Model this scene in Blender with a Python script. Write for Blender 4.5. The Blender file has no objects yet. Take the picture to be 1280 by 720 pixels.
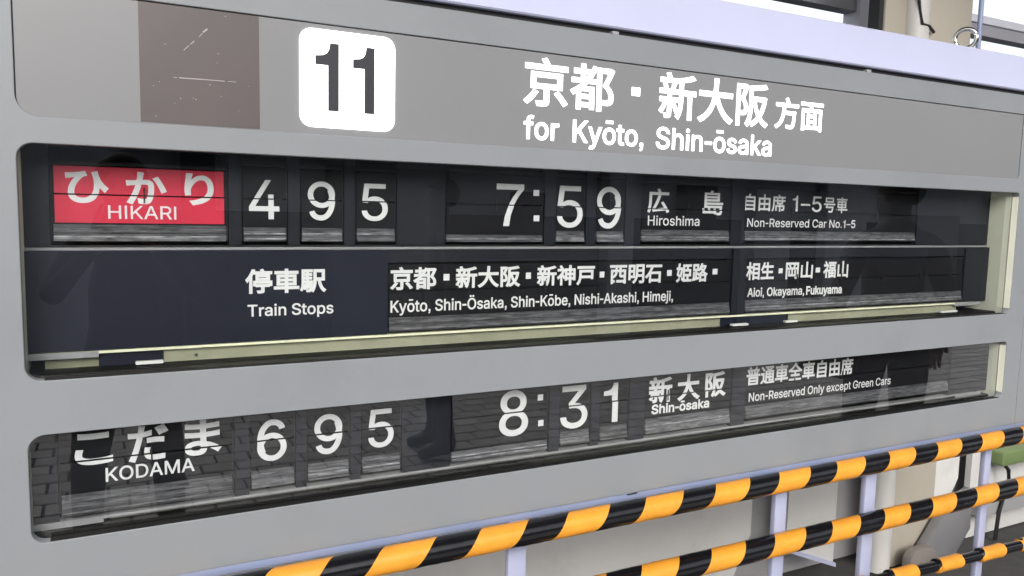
import bpy, bmesh, math, random
from mathutils import Matrix, Vector
from mathutils.geometry import delaunay_2d_cdt

random.seed(7)
S = 0.75            # board units -> metres
EYE = 1.60          # eye height of the photographer, metres
scene = bpy.context.scene
COL = scene.collection
R = math.radians

# ------------------------------------------------------------------ camera
cam_data = bpy.data.cameras.new('camera')
cam_data.sensor_width = 36.0
cam_data.lens = 980.94 / 1280 * 36.0
cam_data.clip_start = 0.02
cam_data.clip_end = 500
cam = bpy.data.objects.new('camera', cam_data)
COL.objects.link(cam)
cam.matrix_world = Matrix(((0.886203, 0.026418, -0.462543, 0.0),
                           (-0.462734, 0.099670, -0.880877, -1.5),
                           (0.022831, 0.994670, 0.100552, EYE),
                           (0, 0, 0, 1)))
scene.camera = cam

# ------------------------------------------------------------------ sky, sun, exposure
SUN_EL, SUN_AZ = R(32), R(200)        # azimuth clockwise from +Y: soft light from the track side
world = bpy.data.worlds.new('World')
scene.world = world
world.use_nodes = True
wn = world.node_tree
bg = wn.nodes['Background']
sky = wn.nodes.new('ShaderNodeTexSky')
sky.sky_type = 'NISHITA'
sky.sun_disc = False
sky.sun_elevation = SUN_EL
sky.sun_rotation = SUN_AZ
sky.air_density = 1.2
sky.dust_density = 4.0
sky.ozone_density = 1.0
hs = wn.nodes.new('ShaderNodeHueSaturation')     # an overcast sky is paler than a clear one
hs.inputs['Saturation'].default_value = 0.28
wn.links.new(sky.outputs[0], hs.inputs['Color'])
wn.links.new(hs.outputs[0], bg.inputs[0])
bg.inputs[1].default_value = 0.15
sun_data = bpy.data.lights.new('sun', 'SUN')
sun_data.energy = 0.8
sun_data.angle = R(40)
sun_data.color = (1.0, 0.97, 0.93)
sun = bpy.data.objects.new('sun', sun_data)
COL.objects.link(sun)
sdir = Vector((math.sin(SUN_AZ) * math.cos(SUN_EL), math.cos(SUN_AZ) * math.cos(SUN_EL), math.sin(SUN_EL)))
sun.rotation_euler = sdir.to_track_quat('Z', 'Y').to_euler()
sun.location = sdir * 30
scene.view_settings.view_transform = 'Standard'
scene.view_settings.look = 'None'
scene.view_settings.exposure = 0.9
scene.view_settings.gamma = 1.0

# ------------------------------------------------------------------ materials
def new_mat(name):
    m = bpy.data.materials.new(name)
    m.use_nodes = True
    return m, m.node_tree, m.node_tree.nodes['Principled BSDF']

def paint(name, col, rough=0.5, vary=0.08, scale=6.0, bump=0.0, bump_scale=60.0, metal=0.0, spec=0.5,
          stretch=(1, 1, 1), island=0.0, grime=0.0):
    m, nt, p = new_mat(name)
    tc = nt.nodes.new('ShaderNodeTexCoord')
    mp = nt.nodes.new('ShaderNodeMapping')
    mp.inputs['Scale'].default_value = stretch
    nt.links.new(tc.outputs['Object'], mp.inputs[0])
    nz = nt.nodes.new('ShaderNodeTexNoise')
    nz.inputs['Scale'].default_value = scale
    nz.inputs['Detail'].default_value = 6
    nz.inputs['Roughness'].default_value = 0.6
    nt.links.new(mp.outputs[0], nz.inputs['Vector'])
    rp = nt.nodes.new('ShaderNodeMapRange')
    rp.inputs['From Min'].default_value = 0.3
    rp.inputs['From Max'].default_value = 0.7
    rp.inputs['To Min'].default_value = 1 - vary
    rp.inputs['To Max'].default_value = 1 + vary
    nt.links.new(nz.outputs['Fac'], rp.inputs['Value'])
    fac = rp.outputs['Result']
    if island:
        g = nt.nodes.new('ShaderNodeNewGeometry')
        ir = nt.nodes.new('ShaderNodeMapRange')
        ir.inputs['To Min'].default_value = 1 - island
        ir.inputs['To Max'].default_value = 1 + island
        nt.links.new(g.outputs['Random Per Island'], ir.inputs['Value'])
        mu = nt.nodes.new('ShaderNodeMath'); mu.operation = 'MULTIPLY'
        nt.links.new(fac, mu.inputs[0]); nt.links.new(ir.outputs['Result'], mu.inputs[1])
        fac = mu.outputs[0]
    if grime:
        n2 = nt.nodes.new('ShaderNodeTexNoise')
        n2.inputs['Scale'].default_value = 1.7
        n2.inputs['Detail'].default_value = 9
        n2.inputs['Roughness'].default_value = 0.7
        nt.links.new(tc.outputs['Object'], n2.inputs['Vector'])
        gr = nt.nodes.new('ShaderNodeMapRange')
        gr.inputs['From Min'].default_value = 0.5
        gr.inputs['From Max'].default_value = 0.75
        gr.inputs['To Min'].default_value = 1.0
        gr.inputs['To Max'].default_value = 1 - grime
        nt.links.new(n2.outputs['Fac'], gr.inputs['Value'])
        mu = nt.nodes.new('ShaderNodeMath'); mu.operation = 'MULTIPLY'
        nt.links.new(fac, mu.inputs[0]); nt.links.new(gr.outputs['Result'], mu.inputs[1])
        fac = mu.outputs[0]
    vm = nt.nodes.new('ShaderNodeVectorMath'); vm.operation = 'SCALE'
    vm.inputs[0].default_value = col
    nt.links.new(fac, vm.inputs['Scale'])
    nt.links.new(vm.outputs[0], p.inputs['Base Color'])
    p.inputs['Roughness'].default_value = rough
    p.inputs['Metallic'].default_value = metal
    p.inputs['Specular IOR Level'].default_value = spec
    if bump:
        nb = nt.nodes.new('ShaderNodeTexNoise')
        nb.inputs['Scale'].default_value = bump_scale
        nb.inputs['Detail'].default_value = 4
        nt.links.new(mp.outputs[0], nb.inputs['Vector'])
        bp = nt.nodes.new('ShaderNodeBump')
        bp.inputs['Strength'].default_value = bump
        bp.inputs['Distance'].default_value = 0.002
        nt.links.new(nb.outputs['Fac'], bp.inputs['Height'])
        nt.links.new(bp.outputs[0], p.inputs['Normal'])
    return m

def lamp_mat(name, col, strength):
    m, nt, p = new_mat(name)
    p.inputs['Base Color'].default_value = (0.8, 0.8, 0.8, 1)
    p.inputs['Emission Color'].default_value = (*col, 1)
    p.inputs['Emission Strength'].default_value = strength
    return m

M = {}
M['frame'] = paint('grey_enamel', (0.215, 0.229, 0.246), 0.42, 0.03, 3.0, 0.10, 220, grime=0.13)
M['header'] = paint('grey_acrylic', (0.200, 0.203, 0.213), 0.33, 0.03, 2.5, 0.03, 40, grime=0.04)
M['hood'] = paint('pale_aluminium', (0.47, 0.49, 0.66), 0.30, 0.03, 4.0)
M['lip'] = paint('anodised_strip', (0.21, 0.25, 0.38), 0.35, 0.05, 5.0)
M['brown'] = paint('brown_film', (0.090, 0.075, 0.075), 0.40, 0.06, 9.0, 0.05, 60)
M['scratch'] = paint('scratched_film', (0.36, 0.34, 0.335), 0.6)
M['cream'] = paint('cream_enamel', (0.80, 0.81, 0.68), 0.45, 0.05, 8.0)
M['inner'] = paint('matt_black_paint', (0.016, 0.016, 0.018), 0.6, 0.15, 8.0)
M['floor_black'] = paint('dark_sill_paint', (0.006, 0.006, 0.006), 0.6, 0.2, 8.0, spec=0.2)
M['panel'] = paint('navy_black_panel', (0.011, 0.0125, 0.025), 0.45, 0.10, 3.0, spec=0.3)
M['divider'] = paint('slate_divider', (0.011, 0.0125, 0.019), 0.5, 0.12, 6.0, spec=0.3)
M['flap'] = paint('black_flap', (0.006, 0.006, 0.0085), 0.5, 0.18, 14.0, stretch=(1, 1, 4), spec=0.25)
M['red'] = paint('red_flap', (0.58, 0.020, 0.056), 0.42, 0.06, 10.0)
M['print'] = paint('white_print', (0.69, 0.69, 0.715), 0.5, 0.03, 30.0)
M['stack'] = paint('worn_flap_edge', (0.075, 0.075, 0.084), 0.55, 0.9, 26.0, stretch=(1, 1, 9), island=0.55)
M['worn'] = paint('chafed_flap_edge', (0.20, 0.20, 0.215), 0.55, 0.9, 30.0, stretch=(1, 1, 5), island=0.5)
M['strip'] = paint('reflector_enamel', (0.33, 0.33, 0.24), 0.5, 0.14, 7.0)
M['rail_lit'] = paint('lamp_lit_rail', (0.80, 0.80, 0.60), 0.4, 0.06, 12)  # lit copy of the grey rail: lamp glow put into its colour
M['hook'] = paint('dark_wire', (0.03, 0.028, 0.028), 0.35, metal=0.3)
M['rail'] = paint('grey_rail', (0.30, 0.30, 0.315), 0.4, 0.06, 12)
M['strip_dim'] = paint('dim_lit_strip', (0.17, 0.17, 0.145), 0.5, 0.12, 12)  # darker copy of the reflector enamel: weaker lamp glow put into its colour
M['olive'] = paint('olive_plate', (0.20, 0.20, 0.13), 0.5, 0.12, 12)
M['ink'] = paint('charcoal_digit', (0.020, 0.020, 0.027), 0.5)
M['lit'] = lamp_mat('backlit_acrylic', (1.0, 1.0, 1.0), 1.6)
M['tube'] = lamp_mat('fluorescent_tube', (1.0, 1.0, 0.72), 6.0)
M['tube_dim'] = lamp_mat('weak_fluorescent_tube', (1.0, 1.0, 0.72), 2.5)  # same tube with weaker emission, for the lower window
M['cap'] = paint('lamp_holder', (0.75, 0.76, 0.74), 0.4)
M['steel'] = paint('polished_steel', (0.62, 0.61, 0.58), 0.18, 0.05, metal=1.0)
M['post'] = paint('aluminium_post', (0.34, 0.36, 0.50), 0.35, 0.04, 5.0)
M['white_wall'] = paint('white_wall_panel', (0.60, 0.595, 0.58), 0.55, 0.05, 3.0, 0.15, 30, grime=0.25)
M['grey_wall'] = paint('grey_wall', (0.32, 0.32, 0.33), 0.6, 0.06, 3.0, grime=0.15)
M['tan'] = paint('beige_column_paint', (0.46, 0.42, 0.355), 0.45, 0.05, 3.0, grime=0.1)
M['pipe'] = paint('off_white_pipe', (0.60, 0.59, 0.57), 0.4, 0.04)
M['brace'] = paint('brace_paint', (0.17, 0.17, 0.178), 0.5, 0.06)
M['mullion'] = paint('pale_mullion', (0.75, 0.76, 0.86), 0.4, 0.04)
M['beam'] = paint('grey_beam', (0.38, 0.38, 0.43), 0.45, 0.05)
M['green'] = paint('green_casing', (0.15, 0.21, 0.085), 0.5, 0.08)
M['cable'] = paint('black_cable', (0.012, 0.012, 0.013), 0.4)
M['brownish'] = paint('brown_grey_cover', (0.20, 0.18, 0.165), 0.5, 0.1)
M['pave'] = paint('block_paving', (0.50, 0.485, 0.47), 0.8, 0.12, 12, 0.2, 80, island=0.15)
M['joint'] = paint('paving_joint', (0.06, 0.058, 0.056), 0.9, 0.15, 20)
M['track'] = paint('dark_ballast', (0.055, 0.05, 0.047), 0.9, 0.3, 14)
M['far_wall'] = paint('far_concrete', (0.48, 0.49, 0.54), 0.8, 0.25, 0.6, stretch=(1, 1, 0.25))
M['far_pier'] = paint('far_pier', (0.15, 0.15, 0.15), 0.8, 0.1, 0.6)
M['far_dark'] = paint('far_dark_cladding', (0.03, 0.031, 0.04), 0.8, 0.2, 0.6)
M['jacket'] = paint('dark_jacket', (0.018, 0.019, 0.026), 0.8, 0.1)
M['trouser'] = paint('dark_trousers', (0.016, 0.017, 0.022), 0.85, 0.1)
M['shoe'] = paint('black_shoes', (0.012, 0.012, 0.012), 0.5, 0.1)
M['skin'] = paint('skin', (0.16, 0.105, 0.08), 0.5, 0.04)
M['hair'] = paint('dark_hair', (0.012, 0.010, 0.009), 0.9, 0.2)
M['bag'] = paint('black_bag', (0.010, 0.010, 0.012), 0.6, 0.1)

# glass: front faces reflect, the rest passes straight through
m, nt, p = new_mat('window_glass')
nt.nodes.remove(p)
out = nt.nodes['Material Output']
tr = nt.nodes.new('ShaderNodeBsdfTransparent'); tr.inputs[0].default_value = (0.96, 0.97, 0.965, 1)
gl = nt.nodes.new('ShaderNodeBsdfGlossy'); gl.inputs['Roughness'].default_value = 0.0
fr = nt.nodes.new('ShaderNodeFresnel'); fr.inputs['IOR'].default_value = 1.52
ge = nt.nodes.new('ShaderNodeNewGeometry')
inv = nt.nodes.new('ShaderNodeMath'); inv.operation = 'SUBTRACT'; inv.inputs[0].default_value = 1.0
mu = nt.nodes.new('ShaderNodeMath'); mu.operation = 'MULTIPLY'
m2 = nt.nodes.new('ShaderNodeMath'); m2.operation = 'MULTIPLY'; m2.inputs[1].default_value = 2.2; m2.use_clamp = True
mx = nt.nodes.new('ShaderNodeMixShader')
nt.links.new(ge.outputs['Backfacing'], inv.inputs[1])
nt.links.new(fr.outputs[0], mu.inputs[0]); nt.links.new(inv.outputs[0], mu.inputs[1])
nt.links.new(mu.outputs[0], m2.inputs[0]); nt.links.new(m2.outputs[0], mx.inputs[0])
nt.links.new(tr.outputs[0], mx.inputs[1]); nt.links.new(gl.outputs[0], mx.inputs[2])
nt.links.new(mx.outputs[0], out.inputs[0])
M['glass'] = m

# black and yellow helical tape on a bar lying along X (object space)
def hazard(name, pitch, lean):
    m, nt, p = new_mat(name)
    tc = nt.nodes.new('ShaderNodeTexCoord')
    sp = nt.nodes.new('ShaderNodeSeparateXYZ')
    nt.links.new(tc.outputs['Object'], sp.inputs[0])
    def math_(op, a, b=None):
        n = nt.nodes.new('ShaderNodeMath'); n.operation = op
        for i, v in enumerate((a, b)):
            if v is None: continue
            if isinstance(v, (int, float)): n.inputs[i].default_value = v
            else: nt.links.new(v, n.inputs[i])
        return n.outputs[0]
    ang = math_('ARCTAN2', sp.outputs['Z'], math_('MULTIPLY', sp.outputs['Y'], -1.0))
    u = math_('SUBTRACT', sp.outputs['X'], math_('MULTIPLY', ang, lean))
    f = math_('FRACT', math_('DIVIDE', u, pitch))
    st = math_('GREATER_THAN', f, 0.525)
    nz = nt.nodes.new('ShaderNodeTexNoise'); nz.inputs['Scale'].default_value = 22; nz.inputs['Detail'].default_value = 8
    nt.links.new(tc.outputs['Object'], nz.inputs['Vector'])
    rp = nt.nodes.new('ShaderNodeMapRange'); rp.inputs['To Min'].default_value = 0.72; rp.inputs['To Max'].default_value = 1.16
    nt.links.new(nz.outputs['Fac'], rp.inputs['Value'])
    mx = nt.nodes.new('ShaderNodeMix'); mx.data_type = 'RGBA'
    mx.inputs[6].default_value = (0.76, 0.32, 0.032, 1)
    mx.inputs[7].default_value = (0.006, 0.006, 0.008, 1)
    nt.links.new(st, mx.inputs[0])
    vm = nt.nodes.new('ShaderNodeVectorMath'); vm.operation = 'SCALE'
    nt.links.new(mx.outputs[2], vm.inputs[0]); nt.links.new(rp.outputs['Result'], vm.inputs['Scale'])
    nt.links.new(vm.outputs[0], p.inputs['Base Color'])
    ro = math_('SUBTRACT', 0.40, math_('MULTIPLY', st, 0.22))
    nt.links.new(ro, p.inputs['Roughness'])
    # the tape edge stands slightly proud
    bp = nt.nodes.new('ShaderNodeBump'); bp.inputs['Strength'].default_value = 0.35; bp.inputs['Distance'].default_value = 0.003
    nt.links.new(math_('ADD', st, math_('MULTIPLY', nz.outputs['Fac'], 0.8)), bp.inputs['Height'])
    nt.links.new(bp.outputs[0], p.inputs['Normal'])
    return m
M['hazard'] = hazard('hazard_tape', 0.2944 * S, 0.030 * S)
M['hazard_thin'] = hazard('hazard_sleeve', 0.304 * S, 0.012 * S)

# ------------------------------------------------------------------ geometry helpers (board units in, metres out)
def W(x, y, z):
    return (x * S, y * S, z * S + EYE)

class MB:
    """collects geometry for one mesh object"""
    def __init__(self):
        self.v, self.f, self.mi = [], [], []
    def add(self, verts, faces, mi=0):
        b = len(self.v)
        self.v += verts
        for f in faces:
            self.f.append(tuple(b + i for i in f)); self.mi.append(mi)
    def box(self, x0, x1, y0, y1, z0, z1, mi=0):
        c = [W(x, y, z) for z in (z0, z1) for y in (y0, y1) for x in (x0, x1)]
        self.add(c, [(0, 2, 3, 1), (4, 5, 7, 6), (0, 1, 5, 4), (2, 6, 7, 3), (0, 4, 6, 2), (1, 3, 7, 5)], mi)
        return self
    def tube(self, pts, rad, n=12, mi=0, squash=None):
        """pts in metres, round section"""
        rings = []
        k = len(pts)
        rads = rad if isinstance(rad, (list, tuple)) else [rad] * k
        up = Vector((0, 0, 1))
        for i in range(k):
            a, c = Vector(pts[max(i - 1, 0)]), Vector(pts[min(i + 1, k - 1)])
            t = (c - a).normalized()
            r_ = up if abs(t.dot(up)) < 0.95 else Vector((0, 1, 0))
            s = t.cross(r_).normalized(); u = s.cross(t).normalized()
            ring = []
            for j in range(n):
                an = 2 * math.pi * j / n
                ring.append(tuple(Vector(pts[i]) + (s * math.cos(an) + u * math.sin(an)) * rads[i]))
            rings.append(ring)
        vs = [q for r_ in rings for q in r_]
        fs = []
        for i in range(k - 1):
            for j in range(n):
                j2 = (j + 1) % n
                fs.append((i * n + j, i * n + j2, (i + 1) * n + j2, (i + 1) * n + j))
        fs.append(tuple(range(n - 1, -1, -1))); fs.append(tuple((k - 1) * n + j for j in range(n)))
        self.add(vs, fs, mi)
        return self
    def prism(self, poly, y0, y1, mi=0):
        """polygon in X,Z extruded along Y"""
        n = len(poly)
        ar = sum(poly[i][0] * poly[(i + 1) % n][1] - poly[(i + 1) % n][0] * poly[i][1] for i in range(n))
        if ar < 0: poly = poly[::-1]
        vs = [W(x, y0, z) for x, z in poly] + [W(x, y1, z) for x, z in poly]
        fs = [tuple(range(n)), tuple(range(2 * n - 1, n - 1, -1))]
        fs += [(i, i + n, (i + 1) % n + n, (i + 1) % n) for i in range(n)]
        self.add(vs, fs, mi)
        return self
    def build(self, name, mats, parent=None, smooth=None, bevel=0.0, origin=None):
        me = bpy.data.meshes.new(name)
        v = self.v
        if origin: v = [tuple(a - b for a, b in zip(q, origin)) for q in v]
        me.from_pydata(v, [], self.f)
        for m_ in (mats if isinstance(mats, (list, tuple)) else [mats]): me.materials.append(M[m_])
        me.polygons.foreach_set('material_index', self.mi)
        if bevel:
            bm = bmesh.new(); bm.from_mesh(me)
            bmesh.ops.bevel(bm, geom=[e for e in bm.edges if len(e.link_faces) == 2 and e.calc_face_angle(0) > 0.6],
                            offset=bevel * S, segments=2, affect='EDGES', profile=0.5, clamp_overlap=True)
            bm.to_mesh(me); bm.free()
        if smooth is not None:
            me.shade_smooth(); me.set_sharp_from_angle(angle=R(smooth))
        me.update()
        o = bpy.data.objects.new(name, me)
        if origin: o.location = origin
        COL.objects.link(o)
        if parent: o.parent = parent
        if parent and parent.type == 'EMPTY':
            # parts keep world coordinates: undo the parent's own location
            o.matrix_parent_inverse = Matrix.Translation(-world_loc(parent))
        return o

def world_loc(o):
    v = Vector(o.location)
    if o.parent: v = v + (world_loc(o.parent) if o.parent.type == 'EMPTY' and not o.get('_abs') else Vector((0, 0, 0)))
    return v

def empty(name, loc, parent=None):
    o = bpy.data.objects.new(name, None)
    o.empty_display_size = 0.1
    COL.objects.link(o)
    o.location = loc
    if parent:
        o.parent = parent
        o.location = Vector(loc) - world_loc(parent)
    return o

def tag(o, label=None, cat=None, group=None, kind=None):
    if label: o['label'] = label
    if cat: o['category'] = cat
    if group: o['group'] = group
    if kind: o['kind'] = kind
    return o

def rrect(x0, x1, z0, z1, r, n=7):
    """rounded rectangle, r = radius or (bottom-left, bottom-right, top-right, top-left)"""
    rr = r if isinstance(r, (list, tuple)) else (r,) * 4
    pts = []
    for (cx, cz, a0, q) in ((x0 + rr[0], z0 + rr[0], 180, rr[0]), (x1 - rr[1], z0 + rr[1], 270, rr[1]),
                            (x1 - rr[2], z1 - rr[2], 0, rr[2]), (x0 + rr[3], z1 - rr[3], 90, rr[3])):
        for i in range(n + 1):
            a = R(a0 + 90 * i / n)
            pts.append((cx + q * math.cos(a), cz + q * math.sin(a)))
    return pts

def plate(name, outer, holes, y_front, thick, bev, mat, parent):
    """flat plate in X,Z with holes, its edges bevelled"""
    cu = bpy.data.curves.new('tmp', 'CURVE'); cu.dimensions = '2D'; cu.fill_mode = 'BOTH'
    for loop in [outer] + holes:
        sp = cu.splines.new('POLY'); sp.points.add(len(loop) - 1); sp.use_cyclic_u = True
        for q, (x, z) in zip(sp.points, loop): q.co = (x * S, z * S, 0, 1)
    cu.extrude = (thick / 2 - bev) * S; cu.bevel_depth = bev * S; cu.bevel_resolution = 2; cu.offset = -bev * S
    o = bpy.data.objects.new('tmp', cu); COL.objects.link(o)
    dg = bpy.context.evaluated_depsgraph_get()
    me = bpy.data.meshes.new_from_object(o.evaluated_get(dg))
    bpy.data.objects.remove(o); bpy.data.curves.remove(cu)
    yc = (y_front + thick / 2) * S
    for v in me.vertices: v.co = (v.co.x, yc - v.co.z, v.co.y + EYE)
    bm = bmesh.new(); bm.from_mesh(me)
    bmesh.ops.remove_doubles(bm, verts=bm.verts, dist=1e-5)
    bmesh.ops.recalc_face_normals(bm, faces=bm.faces)
    bm.to_mesh(me); bm.free()
    me.materials.clear(); me.materials.append(M[mat])
    me.shade_smooth(); me.set_sharp_from_angle(angle=R(35))
    for f in me.polygons:
        if abs(f.normal.y) > 0.999: f.use_smooth = False
    me.name = name
    ob = bpy.data.objects.new(name, me); COL.objects.link(ob)
    if parent:
        ob.parent = parent; ob.matrix_parent_inverse = Matrix.Translation(-world_loc(parent))
    return ob

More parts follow.
